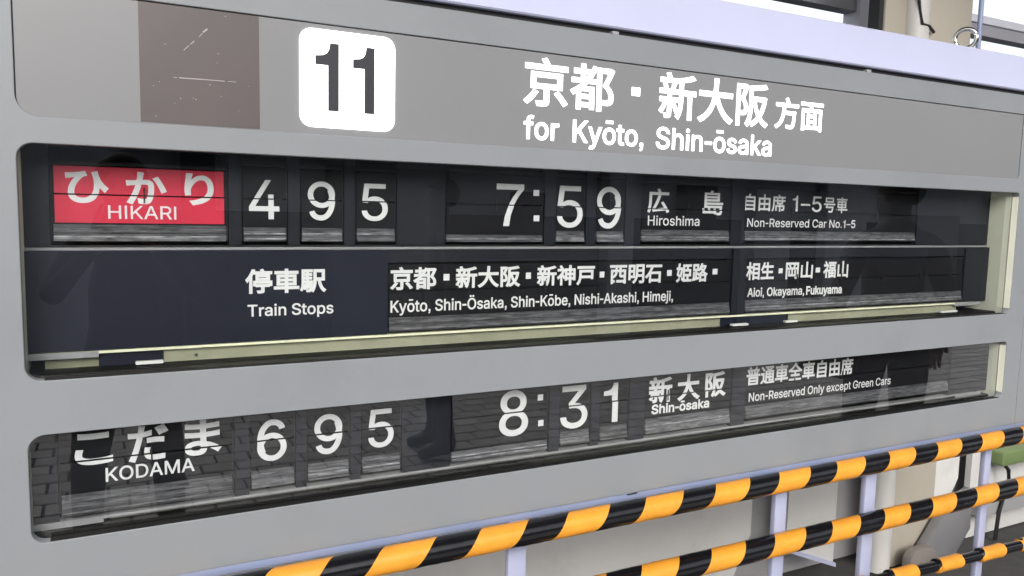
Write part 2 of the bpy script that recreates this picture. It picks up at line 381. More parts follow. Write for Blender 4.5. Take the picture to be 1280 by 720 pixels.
GLYPH_DATA = '''
か:274,236 248,224 267,197 285,164 300,129 311,98 338,111 321,151 297,198|27,196 30,166 62,170 106,175 95,135 78,88 57,41 32,0 61,-11 86,37 107,87 123,135 134,178 172,180 185,179 195,176 203,170 208,158 209,142 207,103 202,65 193,35 187,26 180,20 171,18 162,17 142,19 119,24 124,-5 143,-9 165,-10 181,-9 195,-4 206,5 216,19 225,45 232,78 235,112 236,146 235,164 231,178 224,189 215,196 204,201 193,204 180,205 140,202 149,252 153,273 121,277 118,239 112,200 58,196
こ:82,246 82,217 126,214 175,213 225,215 269,217 269,246 225,243 175,241 125,242|96,105 68,107 63,84 61,59 63,41 70,26 82,14 99,4 120,-3 144,-7 173,-9 220,-7 261,-3 292,4 292,34 260,26 219,21 172,20 147,21 126,25 110,32 98,41 91,52 89,65 91,84
だ:178,164 178,138 210,140 243,141 273,140 301,137 302,164 242,167|185,79 159,81 155,60 153,40 156,24 163,11 175,1 192,-6 213,-10 239,-12 275,-10 306,-7 307,22 274,17 239,15 217,16 202,19 191,25 184,32 181,39 180,47 181,62|264,260 246,252 261,228 274,203 293,211 279,236|303,274 285,266 300,243 314,217 333,226 319,250|67,212 25,215 26,187 67,186 99,187 90,150 73,95 53,39 31,-7 62,-18 81,30 100,88 116,143 127,190 165,195 200,202 200,229 167,222 133,217 138,243 145,270 111,273 110,244 105,214
ひ:38,240 40,211 60,214 119,222 104,203 89,182 75,158 64,132 57,103 54,71 56,48 63,28 74,12 89,-1 106,-10 127,-16 149,-18 176,-15 199,-8 218,3 234,18 246,36 256,56 262,79 265,103 267,129 265,155 279,130 295,107 313,86 331,111 308,135 291,160 277,186 268,212 261,236 257,259 229,251 237,225 243,188 245,153 244,122 240,94 232,69 222,49 209,33 192,21 172,13 150,11 135,12 121,15 108,21 97,30 89,42 83,58 82,77 85,107 93,135 104,161 118,184 132,202 146,217 157,227 176,233 168,258 137,250 95,244 57,240
ま:175,62 175,39 173,26 168,18 160,12 150,9 138,8 120,10 106,14 97,20 91,28 90,37 92,46 98,54 109,60 123,64 141,66 158,65|65,166 65,139 109,136 153,134 173,134 174,87 145,89 121,87 101,82 85,74 73,63 66,50 64,35 66,20 73,7 84,-3 99,-10 118,-15 141,-16 162,-14 178,-9 189,-1 197,9 202,21 203,33 202,55 235,40 264,21 287,2 303,27 285,40 262,55 234,70 201,81 199,135 247,138 296,143 296,169 248,163 198,160 198,164 198,209 293,217 293,243 246,237 198,233 199,255 201,278 171,278 172,257 172,232 156,232 111,234 67,240 67,214 111,210 157,208 172,208 172,164 172,159 153,159 110,161
り:119,276 88,277 85,247 78,192 74,134 75,103 78,78 105,81 103,103 104,124 108,144 116,165 127,186 141,205 157,219 174,230 193,233 210,230 224,221 235,206 242,187 247,164 249,138 246,111 240,87 230,68 217,51 201,38 182,27 161,19 138,12 113,8 130,-18 157,-11 183,-3 206,8 227,22 244,38 258,58 269,81 275,108 277,138 275,168 270,194 261,216 248,234 234,247 217,256 197,258 176,255 156,246 139,232 123,215 111,197 102,179 108,227
京:92,173 260,173 260,117 92,117|240,58 276,19 304,-18 327,-3 297,33 261,72|82,71 65,46 42,21 18,-1 37,-17 63,6 87,34 108,62|145,289 167,251 23,251 23,225 328,225 328,251 197,251 185,273 171,297|66,196 66,93 162,93 162,3 162,-1 159,-3 154,-4 102,-4 111,-28 150,-28 174,-25 182,-21 187,-15 189,-8 190,2 190,93 288,93 288,196
停:164,202 278,202 278,173 164,173|139,221 139,154 304,154 304,221|108,132 108,75 131,75 131,110 309,110 309,75 333,75 333,132|197,289 211,263 114,263 114,240 333,240 333,263 239,263 221,296|139,84 139,63 208,63 208,2 207,-2 205,-4 201,-4 155,-4 164,-27 198,-26 220,-23 229,-18 233,-11 234,1 234,63 301,63 301,84|92,293 76,254 57,217 35,183 11,154 26,128 41,146 56,166 56,-28 80,-28 80,206 99,245 116,286
全:173,298 148,265 118,234 84,206 47,182 9,162 19,152 27,140 69,164 69,141 161,141 161,87 71,87 71,63 161,63 161,6 27,6 27,-18 325,-18 325,6 189,6 189,63 283,63 283,87 189,87 189,141 283,141 283,165 324,139 332,151 342,161 300,185 261,212 224,243 190,278 196,287|70,165 108,193 144,224 175,259 209,223 245,192 283,165
号:91,256 258,256 258,209 91,209|65,280 65,186 285,186 285,280|22,154 22,130 94,130 71,67 255,67 248,33 241,11 232,0 225,-3 215,-4 191,-3 155,-1 162,-13 165,-26 224,-27 236,-26 246,-23 254,-18 263,-6 271,13 278,40 284,79 286,91 110,91 123,130 327,130 327,154
大:161,294 161,247 156,194 22,194 22,167 152,167 145,142 137,117 125,93 111,70 93,48 71,28 45,10 15,-6 26,-16 35,-27 69,-9 97,13 121,36 140,62 155,90 167,118 175,147 188,114 203,83 221,55 241,30 263,7 288,-12 316,-27 325,-14 335,-3 308,11 283,30 260,51 240,76 223,104 209,134 197,167 330,167 330,194 184,194 189,247 190,294
姫:242,190 181,190 181,252 242,252|331,276 156,276 156,-17 335,-17 335,8 267,8 267,78 320,78 320,190 267,190 267,252 331,252|242,78 242,8 181,8 181,78|181,166 295,166 295,103 181,103|111,198 105,154 97,116 86,82 50,110 69,198|22,100 75,58 62,37 48,19 31,5 13,-7 22,-17 29,-28 48,-15 66,0 81,19 95,40 114,21 129,3 146,24 129,43 107,64 118,96 127,133 133,174 138,221 121,223 117,222 74,222 84,294 59,295 49,222 17,222 17,198 45,198 34,145
山:38,221 38,-1 286,-1 286,-27 313,-27 313,222 286,222 286,26 188,26 188,290 161,290 161,26 65,26 65,221
岡:99,236 114,208 125,181 147,190 136,216 121,244|31,276 31,-28 57,-28 57,251 295,251 295,6 294,1 292,-1 287,-2 241,-2 246,-13 249,-25 285,-24 307,-20 315,-15 320,-7 321,6 321,276|93,131 93,26 257,26 257,131 233,131 233,49 186,49 186,157 281,157 281,179 221,179 253,238 227,245 213,212 195,179 74,179 74,157 162,157 162,49 116,49 116,131
島:63,266 63,69 292,69 288,31 283,8 277,-3 273,-6 266,-6 231,-5 235,-16 237,-27 277,-28 289,-25 298,-19 306,-3 313,28 318,78 319,89 89,89 89,112 332,112 332,133 89,133 89,158 279,158 279,266 172,266 186,291 155,296 145,266|253,202 253,178 89,178 89,202|253,221 89,221 89,246 253,246|34,52 34,-5 201,-5 201,-16 225,-16 225,53 201,53 201,16 142,16 142,63 118,63 118,16 58,16 58,52
席:98,88 98,-13 124,-13 124,64 190,64 190,-29 216,-29 216,64 285,64 285,15 284,11 279,10 240,11 247,-12 279,-12 299,-9 306,-4 310,4 311,15 311,88 216,88 216,115 273,115 273,171 331,171 331,193 273,193 273,224 248,224 248,193 157,193 157,224 132,224 132,193 79,193 79,171 132,171 132,115 190,115 190,88|248,171 248,137 157,137 157,171|164,289 179,259 42,259 42,158 42,125 40,89 35,53 25,18 11,-15 22,-21 33,-29 48,5 58,44 64,84 67,122 68,158 68,235 333,235 333,259 209,259 200,278 189,297
広:95,-13 134,-6 289,11 305,-25 331,-12 312,28 284,73 252,117 229,106 254,71 277,33 125,19 156,73 185,134 210,199 182,206 157,139 131,82 112,47 102,30 93,18 85,12|166,287 177,267 186,247 48,247 48,154 47,122 45,88 39,53 30,19 15,-13 27,-19 37,-27 53,6 64,44 70,82 73,120 74,154 74,222 332,222 332,247 216,247 206,271 192,295
戸:24,273 24,248 327,248 327,273|58,210 58,130 58,107 55,83 51,58 42,34 30,10 12,-11 23,-20 32,-29 49,-9 63,13 72,37 78,62 82,86 274,86 274,67 300,67 300,210|274,111 84,111 85,130 85,185 274,185
新:126,75 142,45 155,18 173,29 161,55 144,84|47,82 39,61 28,41 14,24 33,11 46,30 59,53 69,77|194,261 194,140 193,111 191,80 185,48 176,18 161,-9 172,-16 181,-25 198,5 208,38 214,73 217,108 218,140 218,151 271,151 271,-26 297,-26 297,151 335,151 335,176 218,176 218,243 256,250 292,258 325,269 303,288 272,277 234,268|75,290 90,257 21,257 21,235 176,235 176,257 118,257 99,296|132,234 113,178 16,178 16,155 88,155 88,119 18,119 18,96 88,96 88,6 87,3 84,2 57,2 62,-9 64,-21 86,-20 102,-16 108,-12 111,-4 112,6 112,96 178,96 178,119 112,119 112,155 182,155 182,178 137,178 157,228|44,228 53,202 58,178 81,184 75,208 65,233
方:154,286 168,259 178,234 24,234 24,208 119,208 118,181 115,153 111,126 104,100 95,74 82,50 65,28 43,9 16,-8 27,-18 35,-29 61,-12 83,6 101,27 115,50 125,74 134,100 139,126 265,126 260,75 255,39 249,16 242,4 235,1 225,0 166,2 172,-10 175,-23 209,-25 234,-24 246,-23 256,-19 265,-12 274,4 281,32 287,76 292,139 293,152 144,152 148,208 328,208 328,234 180,234 205,244 194,269 179,296
明:118,158 118,88 53,88 53,158|118,182 53,182 53,249 118,249|28,273 28,31 53,31 53,64 143,64 143,273|299,255 299,194 201,194 201,255|175,279 175,154 175,130 173,105 168,80 161,55 149,31 132,8 110,-12 120,-21 129,-30 151,-11 168,11 180,35 189,59 195,84 299,84 299,7 298,2 295,-1 290,-2 239,-1 245,-14 249,-27 287,-26 310,-22 319,-17 324,-7 325,7 325,279|299,170 299,108 199,108 201,154 201,170
普:54,217 70,190 81,164 104,174 97,190 87,208 75,225|272,227 259,198 243,171 263,164 280,189 296,218|242,295 231,273 217,252 116,252 130,258 120,276 105,295 82,286 95,269 104,252 38,252 38,229 127,229 127,161 18,161 18,139 333,139 333,161 222,161 222,229 315,229 315,252 245,252 268,286|152,229 196,229 196,161 152,161|92,41 259,41 259,6 92,6|92,62 92,96 259,96 259,62|66,117 66,-28 92,-28 92,-15 259,-15 259,-26 286,-26 286,117
生:84,289 72,251 57,216 39,185 19,159 42,143 62,169 79,201 162,201 162,123 58,123 58,98 162,98 162,9 19,9 19,-17 332,-17 332,9 189,9 189,98 303,98 303,123 189,123 189,201 315,201 315,226 189,226 189,294 162,294 162,226 91,226 101,254 110,283
由:66,98 161,98 161,20 66,20|284,98 284,20 187,20 187,98|66,124 66,200 161,200 161,124|284,124 187,124 187,200 284,200|161,294 161,226 40,226 40,-28 66,-28 66,-6 284,-6 284,-27 311,-27 311,226 187,226 187,294
相:191,166 298,166 298,105 191,105|191,190 191,249 298,249 298,190|191,81 298,81 298,20 191,20|166,273 166,-26 191,-26 191,-4 298,-4 298,-25 324,-25 324,273|75,294 75,219 18,219 18,194 72,194 60,157 46,120 28,87 10,61 24,37 42,66 60,101 75,141 75,-28 100,-28 100,132 121,105 136,82 152,103 100,162 100,194 151,194 151,219 100,219 100,294
石:23,268 23,242 124,242 112,210 97,179 79,149 58,120 35,95 9,72 27,52 48,70 68,90 85,112 85,-28 112,-28 112,-4 279,-4 279,-27 307,-27 307,150 111,150 135,195 154,242 328,242 328,268|112,22 112,125 279,125 279,22
神:55,282 72,258 86,236 107,250 93,271 75,294|174,143 223,143 223,93 174,93|174,166 174,215 223,215 223,166|299,143 299,93 249,93 249,143|299,166 249,166 249,215 299,215|223,294 223,239 150,239 150,53 174,53 174,69 223,69 223,-28 249,-28 249,69 299,69 299,55 324,55 324,239 249,239 249,294|18,234 18,210 107,210 88,178 65,148 39,121 11,101 18,89 23,75 45,93 67,114 67,-28 91,-28 91,124 127,79 143,101 96,149 112,173 127,198 138,225 125,235 120,234
福:47,283 61,257 74,232 95,242 83,266 68,292|187,209 287,209 287,171 187,171|163,231 163,150 311,150 311,231|143,277 143,254 330,254 330,277|222,105 222,69 169,69 169,105|246,105 302,105 302,69 246,69|222,48 222,11 169,11 169,48|246,48 302,48 302,11 246,11|19,228 19,204 108,204 88,170 63,139 36,111 7,89 14,78 20,65 44,84 67,106 67,-27 93,-27 93,124 130,83 145,104 145,-28 169,-28 169,-12 302,-12 302,-27 327,-27 327,127 145,127 145,105 100,146 115,169 129,194 140,220 126,229 121,228
自:84,144 271,144 271,92 84,92|84,169 84,221 271,221 271,169|84,68 271,68 271,16 84,16|159,295 146,246 57,246 57,-28 84,-28 84,-9 271,-9 271,-27 299,-27 299,246 172,246 190,291
西:21,271 21,246 125,246 125,195 40,195 40,-27 65,-27 65,-5 287,-5 287,-26 313,-26 313,195 224,195 224,246 329,246 329,271|65,20 65,85 81,67 104,81 121,97 133,114 141,133 146,152 148,171 199,171 199,116 200,101 203,91 210,84 220,81 235,80 282,80 287,80 287,20|65,86 65,171 124,171 123,155 119,140 112,125 101,111 86,98|148,195 148,246 199,246 199,195|224,171 287,171 287,105 280,105 238,105 229,105 225,109 224,116
路:55,256 121,256 121,195 55,195|13,15 18,-11 153,22 151,46 105,35 105,98 142,98 154,80 175,90 175,-27 200,-27 200,-14 288,-14 288,-26 313,-26 313,90 324,84 332,96 341,106 311,120 284,138 260,158 281,186 298,217 312,252 296,259 291,258 223,258 234,288 209,294 197,263 182,234 165,208 145,186 145,279 31,279 31,172 81,172 81,29 54,23 54,139 31,139 31,18|200,9 200,76 288,76 288,9|279,235 263,204 243,176 224,203 209,229 212,235|191,99 219,118 244,141 268,119 296,99|228,159 203,137 176,119 148,104 148,121 105,121 105,172 145,172 145,183 164,167 180,186 195,207 210,183
車:55,212 55,76 161,76 161,47 19,47 19,23 161,23 161,-29 188,-29 188,23 333,23 333,47 188,47 188,76 296,76 296,212 188,212 188,238 321,238 321,262 188,262 188,294 161,294 161,262 29,262 29,238 161,238 161,212|81,134 161,134 161,98 81,98|188,134 270,134 270,98 188,98|81,190 161,190 161,154 81,154|188,190 270,190 270,154 188,154
通:23,265 56,234 82,205 102,222 74,251 41,280|90,163 15,163 15,138 64,138 64,39 48,29 31,15 14,-3 30,-25 43,-8 56,6 67,16 77,20 86,16 98,8 111,-1 131,-10 153,-16 178,-19 208,-20 332,-16 335,-4 339,9 276,5 209,3 181,3 157,6 135,11 117,20 90,38|127,281 127,261 276,261 252,245 226,230 175,251 158,236 192,222 227,206 127,206 127,25 152,25 152,83 211,83 211,26 235,26 235,83 296,83 296,51 295,47 290,45 254,46 262,24 291,25 309,28 316,33 320,40 321,51 321,206 275,206 249,220 275,235 300,252 321,270 305,283 299,281|296,186 296,155 235,155 235,186|152,136 211,136 211,104 152,104|152,155 152,186 211,186 211,155|296,136 296,104 235,104 235,136
都:178,282 167,258 154,235 154,254 110,254 110,291 85,291 85,254 31,254 31,230 85,230 85,188 15,188 15,165 99,165 71,139 40,118 7,99 24,78 52,95 52,-26 76,-26 76,-6 155,-6 155,-21 180,-21 180,131 98,131 132,165 196,165 196,188 151,188 170,215 187,244 202,275|110,230 151,230 136,209 120,188 110,188|76,16 76,54 155,54 155,16|76,75 76,109 155,109 155,75|211,274 211,-28 237,-28 237,249 303,249 283,202 259,154 279,136 292,119 301,103 306,88 307,74 307,62 303,53 297,47 289,44 280,43 251,43 256,30 258,18 291,18 304,21 315,26 323,33 329,44 332,57 333,72 332,87 327,103 319,120 306,138 286,157 313,210 337,263 318,275 314,274
阪:293,168 283,130 269,96 252,66 235,97 222,131 211,168|155,270 155,145 154,113 152,79 146,46 135,14 119,-14 140,-30 155,-4 166,24 173,54 177,84 179,115 180,145 180,168 190,168 198,134 209,102 222,73 237,46 215,24 190,6 164,-7 180,-29 206,-15 230,3 252,25 272,3 295,-15 320,-29 328,-18 338,-8 312,6 288,23 268,44 286,74 301,107 313,145 321,188 305,193 301,192 180,192 180,249 231,254 280,260 324,269 307,291 263,283 210,276|28,279 28,-28 52,-28 52,255 102,255 69,174 87,154 99,136 105,119 106,104 106,94 103,86 98,81 92,78 84,77 58,78 63,66 65,55 95,55 105,57 114,61 123,71 128,84 130,102 128,118 123,137 112,156 94,178 115,223 134,270 117,280 112,279
面:136,117 210,117 210,77 136,77|136,138 136,177 210,177 210,138|136,56 210,56 210,15 136,15|20,271 20,246 155,246 146,202 36,202 36,-28 62,-28 62,-9 287,-9 287,-28 314,-28 314,202 173,202 186,246 331,246 331,271|62,15 62,177 112,177 112,15|287,15 235,15 235,177 287,177
駅:79,76 88,46 93,19 107,22 102,50 92,78|53,72 57,39 58,7 72,10 71,41 67,74|28,79 27,56 23,34 18,15 10,-1 25,-10 34,7 39,28 43,52 44,76|188,280 188,147 187,115 184,81 179,47 168,14 152,-15 163,-21 173,-29 189,1 200,34 207,68 211,103 212,136 244,136 251,100 259,67 271,37 284,11 301,-11 322,-29 330,-18 340,-8 321,7 305,26 293,50 282,76 274,105 268,136 324,136 324,280|212,256 300,256 300,161 212,161|87,206 87,174 53,174 53,206|30,280 30,99 140,99 137,45 128,65 117,86 104,82 116,58 124,36 136,41 131,10 126,-4 122,-7 116,-8 88,-6 92,-17 94,-28 126,-28 137,-25 146,-18 153,0 158,41 163,110 164,120 109,120 109,153 153,153 153,174 109,174 109,206 153,206 153,227 109,227 109,258 160,258 160,280|87,227 53,227 53,258 87,258|87,153 87,120 53,120 53,153
3453:218,-7 173,-3 133,10 108,22 88,38 70,57 57,79 48,104 44,132 109,132 115,107 126,87 144,71 165,59 191,52 219,50 248,53 275,61 297,74 315,93 325,116 329,145 326,172 316,196 299,217 275,234 242,244 201,248 157,248 157,299 288,448 288,452 70,452 70,509 372,509 372,461 211,278 211,289 247,290 279,286 308,276 333,262 354,244 371,222 383,198 391,173 393,145 390,116 383,90 370,66 354,45 333,27 309,12 281,2 251,-5
4453:40,105 40,158 247,509 311,509 109,166 109,163 413,163 413,105|282,0 282,121 282,146 282,318 343,318 343,0
5453:221,-7 192,-5 165,1 140,11 118,25 99,41 83,60 71,82 63,105 60,130 122,130 127,108 138,89 154,73 173,60 196,52 221,50 250,53 276,64 298,82 314,104 324,131 328,162 324,193 314,221 297,244 275,262 248,273 218,277 192,275 167,268 145,258 128,246 67,253 96,509 366,509 366,452 151,452 134,301 136,301 155,315 178,325 203,331 229,334 263,330 294,321 321,306 345,285 364,260 379,231 388,199 391,163 388,132 381,102 369,76 352,52 332,32 309,15 282,3 253,-4
8453:226,-7 193,-5 163,1 136,11 111,25 91,42 74,62 62,84 54,109 52,135 55,166 65,195 81,220 101,241 125,256 153,265 153,267 129,276 109,289 93,308 80,330 73,354 70,380 73,405 79,429 90,450 106,469 124,485 146,498 170,508 197,514 226,516 255,514 282,508 306,498 328,485 346,469 361,450 373,429 379,405 382,380 379,354 372,330 359,308 343,289 323,276 300,267 300,265 327,256 351,241 372,220 387,195 397,166 401,135 398,109 391,84 378,62 362,42 341,25 317,11 289,1 259,-5|226,49 258,52 285,60 307,74 323,91 333,113 337,139 333,165 322,189 305,208 283,223 256,232 226,235 196,232 169,223 147,208 130,189 119,165 115,139 119,113 129,91 145,74 167,60 195,52|226,290 252,292 274,300 293,313 307,330 316,351 319,376 316,399 308,420 294,437 275,449 252,457 226,460 200,457 177,449 159,437 145,420 136,399 133,376 136,351 145,330 159,313 178,300 201,292
A480:16,0 201,509 276,509 463,0 395,0 287,302 264,372 232,478 245,478 213,371 191,302 85,0|110,142 110,199 370,199 370,142
C510:267,-7 225,-3 186,7 150,25 119,49 92,79 70,115 53,157 44,203 40,254 44,305 53,352 70,393 92,429 119,459 150,484 186,501 225,512 267,516 305,513 340,504 373,490 402,471 427,447 448,418 463,385 473,348 408,348 401,373 389,395 375,413 357,428 337,440 315,449 292,454 267,456 237,453 209,445 184,432 161,414 141,391 125,364 113,332 106,295 103,254 106,213 113,177 125,145 141,117 161,94 184,76 210,63 237,56 267,53 292,55 315,60 337,69 357,81 375,96 389,114 401,136 408,160 473,160 463,124 448,91 428,62 402,38 373,19 341,5 305,-4
D502:219,0 96,0 96,57 215,57 254,60 288,68 318,81 343,99 363,122 379,149 390,181 397,216 399,255 397,294 390,329 379,361 364,388 344,410 320,428 291,441 258,449 221,452 93,452 93,509 225,509 273,505 315,495 353,478 385,455 412,426 433,391 449,351 458,306 462,255 458,205 449,159 433,119 411,83 384,54 351,31 312,14 268,3|125,509 125,0 60,0 60,509
F410:60,0 60,509 369,509 369,452 125,452 125,278 346,278 346,221 125,221 125,0
G520:269,-7 225,-3 185,7 149,25 118,49 91,79 69,116 53,157 43,203 40,254 43,305 53,352 69,393 91,429 117,459 149,484 184,501 223,512 265,516 304,513 340,504 374,489 403,469 429,445 449,416 465,384 474,349 408,349 399,372 387,393 373,411 356,427 337,439 315,448 291,454 265,456 236,453 209,445 183,432 160,414 141,392 125,364 113,332 106,295 103,254 106,213 113,177 125,145 141,117 161,95 184,76 210,63 238,56 269,53 296,55 322,61 345,71 365,85 382,102 396,123 407,147 413,173 415,202 434,199 283,199 283,256 478,256 478,200 475,160 466,124 451,91 431,62 406,38 377,19 344,5 308,-4
H517:60,0 60,509 125,509 125,289 392,289 392,509 457,509 457,0 392,0 392,232 125,232 125,0
K467:104,145 104,216 139,261 174,303 212,344 364,509 448,509 231,276 228,276|60,0 60,509 125,509 125,334 124,225 125,193 125,0|372,0 188,259 228,309 449,0
M628:60,0 60,509 152,509 277,187 287,159 299,123 311,84 322,49 307,49 318,83 330,121 342,158 352,187 476,509 568,509 568,0 504,0 504,291 504,327 505,369 506,413 507,457 513,457 498,409 482,363 467,322 456,291 342,0 286,0 170,291 159,321 145,361 129,408 112,457 119,457 120,416 121,372 122,328 122,291 122,0
N523:60,0 60,509 136,509 343,183 363,151 388,107 414,55 405,54 401,108 399,157 399,195 399,509 463,509 463,0 387,0 202,290 177,331 148,381 108,452 119,454 122,384 124,328 125,291 125,0
O533:267,-7 225,-3 186,7 150,25 119,49 92,79 70,115 53,157 44,203 40,254 44,305 53,352 70,393 92,429 119,459 150,484 186,501 225,512 267,516 309,512 348,501 384,484 415,459 442,429 464,393 480,352 490,305 493,254 490,203 480,157 464,115 442,79 415,49 384,25 348,7 309,-3|267,53 296,55 324,63 349,76 372,94 392,116 408,144 420,176 428,213 430,254 428,295 420,332 408,365 392,392 372,415 349,433 324,446 296,453 267,456 237,453 210,445 184,433 161,415 142,392 125,364 113,332 106,295 103,254 106,213 113,176 125,144 142,117 161,94 184,76 210,63 237,55
R449:60,0 60,509 236,509 273,506 305,500 333,489 356,473 376,455 390,433 401,408 407,381 409,352 407,323 401,296 390,271 376,250 356,232 333,217 305,206 273,200 236,198 96,198 96,255 234,255 269,258 298,267 319,281 334,300 342,324 345,352 342,380 334,405 319,425 298,440 269,449 233,452 125,452 125,0|353,0 230,229 303,229 428,0
S447:224,-9 188,-7 156,-1 128,9 102,23 81,40 64,60 51,83 42,109 38,137 104,137 110,110 123,88 142,71 166,59 194,52 224,49 257,52 286,60 311,74 329,92 341,114 346,139 342,161 332,179 316,193 296,205 272,214 245,222 184,239 145,253 112,269 86,289 67,313 56,341 52,372 54,400 62,425 75,448 92,468 113,484 138,498 165,508 195,514 227,516 259,514 289,508 316,498 340,484 360,468 377,449 390,427 398,403 401,378 337,378 332,402 320,421 302,437 280,449 254,456 225,459 194,456 167,448 145,435 129,418 118,398 115,376 119,352 131,334 148,319 169,308 212,293 264,279 312,264 336,252 359,238 379,220 395,198 405,171 408,139 406,112 399,87 386,64 370,43 349,25 323,11 294,0 261,-7
T449:32,452 32,509 417,509 417,452 257,452 257,0 193,0 193,452
a389:160,-9 126,-5 94,5 68,22 48,45 38,63 32,84 30,108 34,138 43,161 58,179 78,193 100,203 125,211 178,220 234,227 252,230 265,235 273,243 276,255 276,257 273,279 267,297 256,311 240,322 220,329 196,331 171,329 149,322 132,313 118,301 107,288 100,274 41,291 57,322 79,346 104,364 133,375 163,382 194,384 215,383 239,379 263,372 286,360 306,343 322,320 333,290 337,251 337,0 277,0 277,52 272,52 264,38 252,25 236,12 215,1 190,-6|170,45 202,49 228,59 248,74 263,93 272,115 276,138 276,190 270,186 259,182 231,176 200,171 175,168 154,164 134,159 117,150 103,139 95,124 92,105 94,87 102,72 114,61 130,52 149,47
b424:229,-8 198,-5 172,4 153,17 138,31 118,59 112,59 112,0 53,0 53,509 114,509 114,319 118,319 137,346 152,360 171,373 197,381 229,384 259,382 287,374 313,361 335,342 354,320 370,293 381,261 388,227 390,189 388,151 381,116 370,84 355,57 336,34 313,16 288,3 260,-6|220,47 242,49 262,55 279,66 301,88 316,117 325,151 328,189 325,227 316,261 301,290 280,311 262,322 243,328 220,330 198,328 178,322 161,312 140,291 125,263 116,229 113,189 116,150 125,115 140,86 162,65 179,55 198,49
c396:207,-8 174,-5 144,3 117,16 93,35 72,58 56,85 44,116 37,150 34,187 37,225 44,260 56,291 72,318 93,341 117,360 144,374 174,382 207,384 234,383 260,377 284,368 305,356 324,341 340,322 353,301 362,277 303,262 298,276 290,289 281,301 270,311 257,319 242,325 226,329 207,330 184,328 163,321 145,310 124,287 108,258 99,224 96,187 99,151 108,117 124,89 145,66 163,55 184,49 207,46 226,48 243,52 258,58 271,66 282,76 292,89 299,102 304,117 363,102 354,78 341,56 325,37 306,21 285,9 261,-1 235,-6
d424:195,-8 165,-6 137,3 111,16 89,34 70,57 55,84 43,116 36,151 34,189 36,227 43,261 55,293 70,320 89,342 112,361 137,374 165,382 196,384 228,381 253,373 272,360 287,346 306,319 311,319 311,509 372,509 372,0 313,0 313,59 307,59 287,31 272,17 252,4 227,-5|205,47 226,49 246,55 263,65 284,86 299,115 309,150 312,189 309,229 300,263 284,291 263,312 246,322 227,328 205,330 182,328 162,322 145,311 124,290 108,261 99,227 96,189 99,151 109,117 124,88 145,66 162,55 182,49
e404:212,-8 177,-5 145,3 117,16 92,35 72,58 56,85 44,116 37,150 34,187 36,224 44,258 55,290 71,317 91,340 115,359 142,373 172,382 205,384 236,382 266,374 294,361 319,341 341,315 357,282 368,242 371,194 371,169 75,169 75,221 338,221 310,202 307,237 298,269 283,294 263,314 237,326 205,330 173,326 146,313 125,294 109,270 99,241 96,211 96,178 100,139 110,106 128,80 151,61 179,50 212,46 234,48 254,53 271,61 285,73 297,88 306,105 365,91 353,63 335,39 311,19 283,4 249,-5
f254:228,379 228,327 6,327 6,379|81,0 81,432 84,461 96,486 113,505 135,519 161,527 187,530 207,529 222,527 243,521 227,468 215,472 195,474 171,470 154,460 145,443 142,419 142,0
h410:114,227 114,0 53,0 53,509 114,509 114,287 102,287 116,319 132,344 152,362 175,374 200,382 227,384 264,380 295,369 313,356 328,340 341,321 350,298 355,271 357,240 357,0 296,0 296,235 293,263 286,286 273,304 256,318 235,326 210,329 184,326 161,317 141,303 126,283 117,257
i167:53,0 53,379 114,379 114,0|84,443 67,446 54,455 44,468 41,483 44,499 54,512 67,521 84,524 100,521 114,512 123,499 126,483 123,468 114,455 100,446
j167:53,379 114,379 114,-30 111,-63 102,-90 86,-113 65,-129 37,-139 4,-143 -10,-143 -10,-87 2,-87 25,-83 40,-72 50,-54 53,-29|83,443 67,446 53,455 44,468 41,483 44,499 53,512 67,521 83,524 100,521 114,512 123,499 126,483 123,468 114,455 100,446
k381:110,137 110,212 121,212 284,379 360,379 184,199 177,199|53,0 53,509 114,509 114,0|294,0 148,186 191,229 372,0
m610:53,0 53,379 112,379 112,295 108,295 118,323 132,346 151,363 172,376 195,384 219,386 245,383 268,375 287,361 303,342 314,320 321,295 312,295 322,321 337,343 357,361 381,375 407,383 437,386 468,383 497,372 522,354 541,328 553,296 557,255 557,0 496,0 496,254 493,279 485,298 473,313 456,323 438,329 419,330 395,328 374,320 358,307 345,290 338,270 335,247 335,0 274,0 274,260 272,280 265,297 253,311 238,322 220,328 199,330 178,328 158,320 140,307 126,289 117,266 114,238 114,0
n410:114,227 114,0 53,0 53,379 112,379 112,287 102,287 116,319 132,344 152,362 175,374 200,382 227,384 264,380 295,369 313,356 328,340 341,321 350,298 355,271 357,240 357,0 296,0 296,235 293,263 286,286 273,304 256,318 235,326 210,329 184,326 161,317 141,303 126,283 117,257
o415:207,-8 174,-5 144,3 117,16 93,35 72,58 56,85 44,116 37,150 34,187 37,225 44,260 56,291 72,318 93,341 117,360 144,374 174,382 207,384 241,382 271,374 299,360 323,341 343,318 359,291 371,260 379,225 381,187 379,150 371,116 359,85 343,58 323,35 299,16 271,3 241,-5|207,46 231,49 252,55 270,66 292,89 307,117 316,151 319,187 316,224 307,258 292,287 270,310 252,321 231,328 207,330 184,328 163,321 145,310 124,287 108,258 99,224 96,187 99,151 108,117 124,89 145,66 163,55 184,49
p424:53,-143 53,379 112,379 112,319 118,319 137,346 152,360 171,373 197,381 229,384 259,382 287,374 313,361 335,342 354,320 370,293 381,261 388,227 390,189 388,151 381,116 370,84 355,57 336,34 313,16 288,3 260,-6 229,-8 198,-5 173,4 153,17 138,31 118,59 114,59 114,-143|220,47 242,49 262,55 279,66 301,88 316,117 325,151 328,189 325,227 316,261 301,290 280,311 262,322 243,328 220,330 198,328 178,322 161,312 140,291 125,263 116,229 113,189 116,150 125,115 140,86 162,65 179,55 198,49
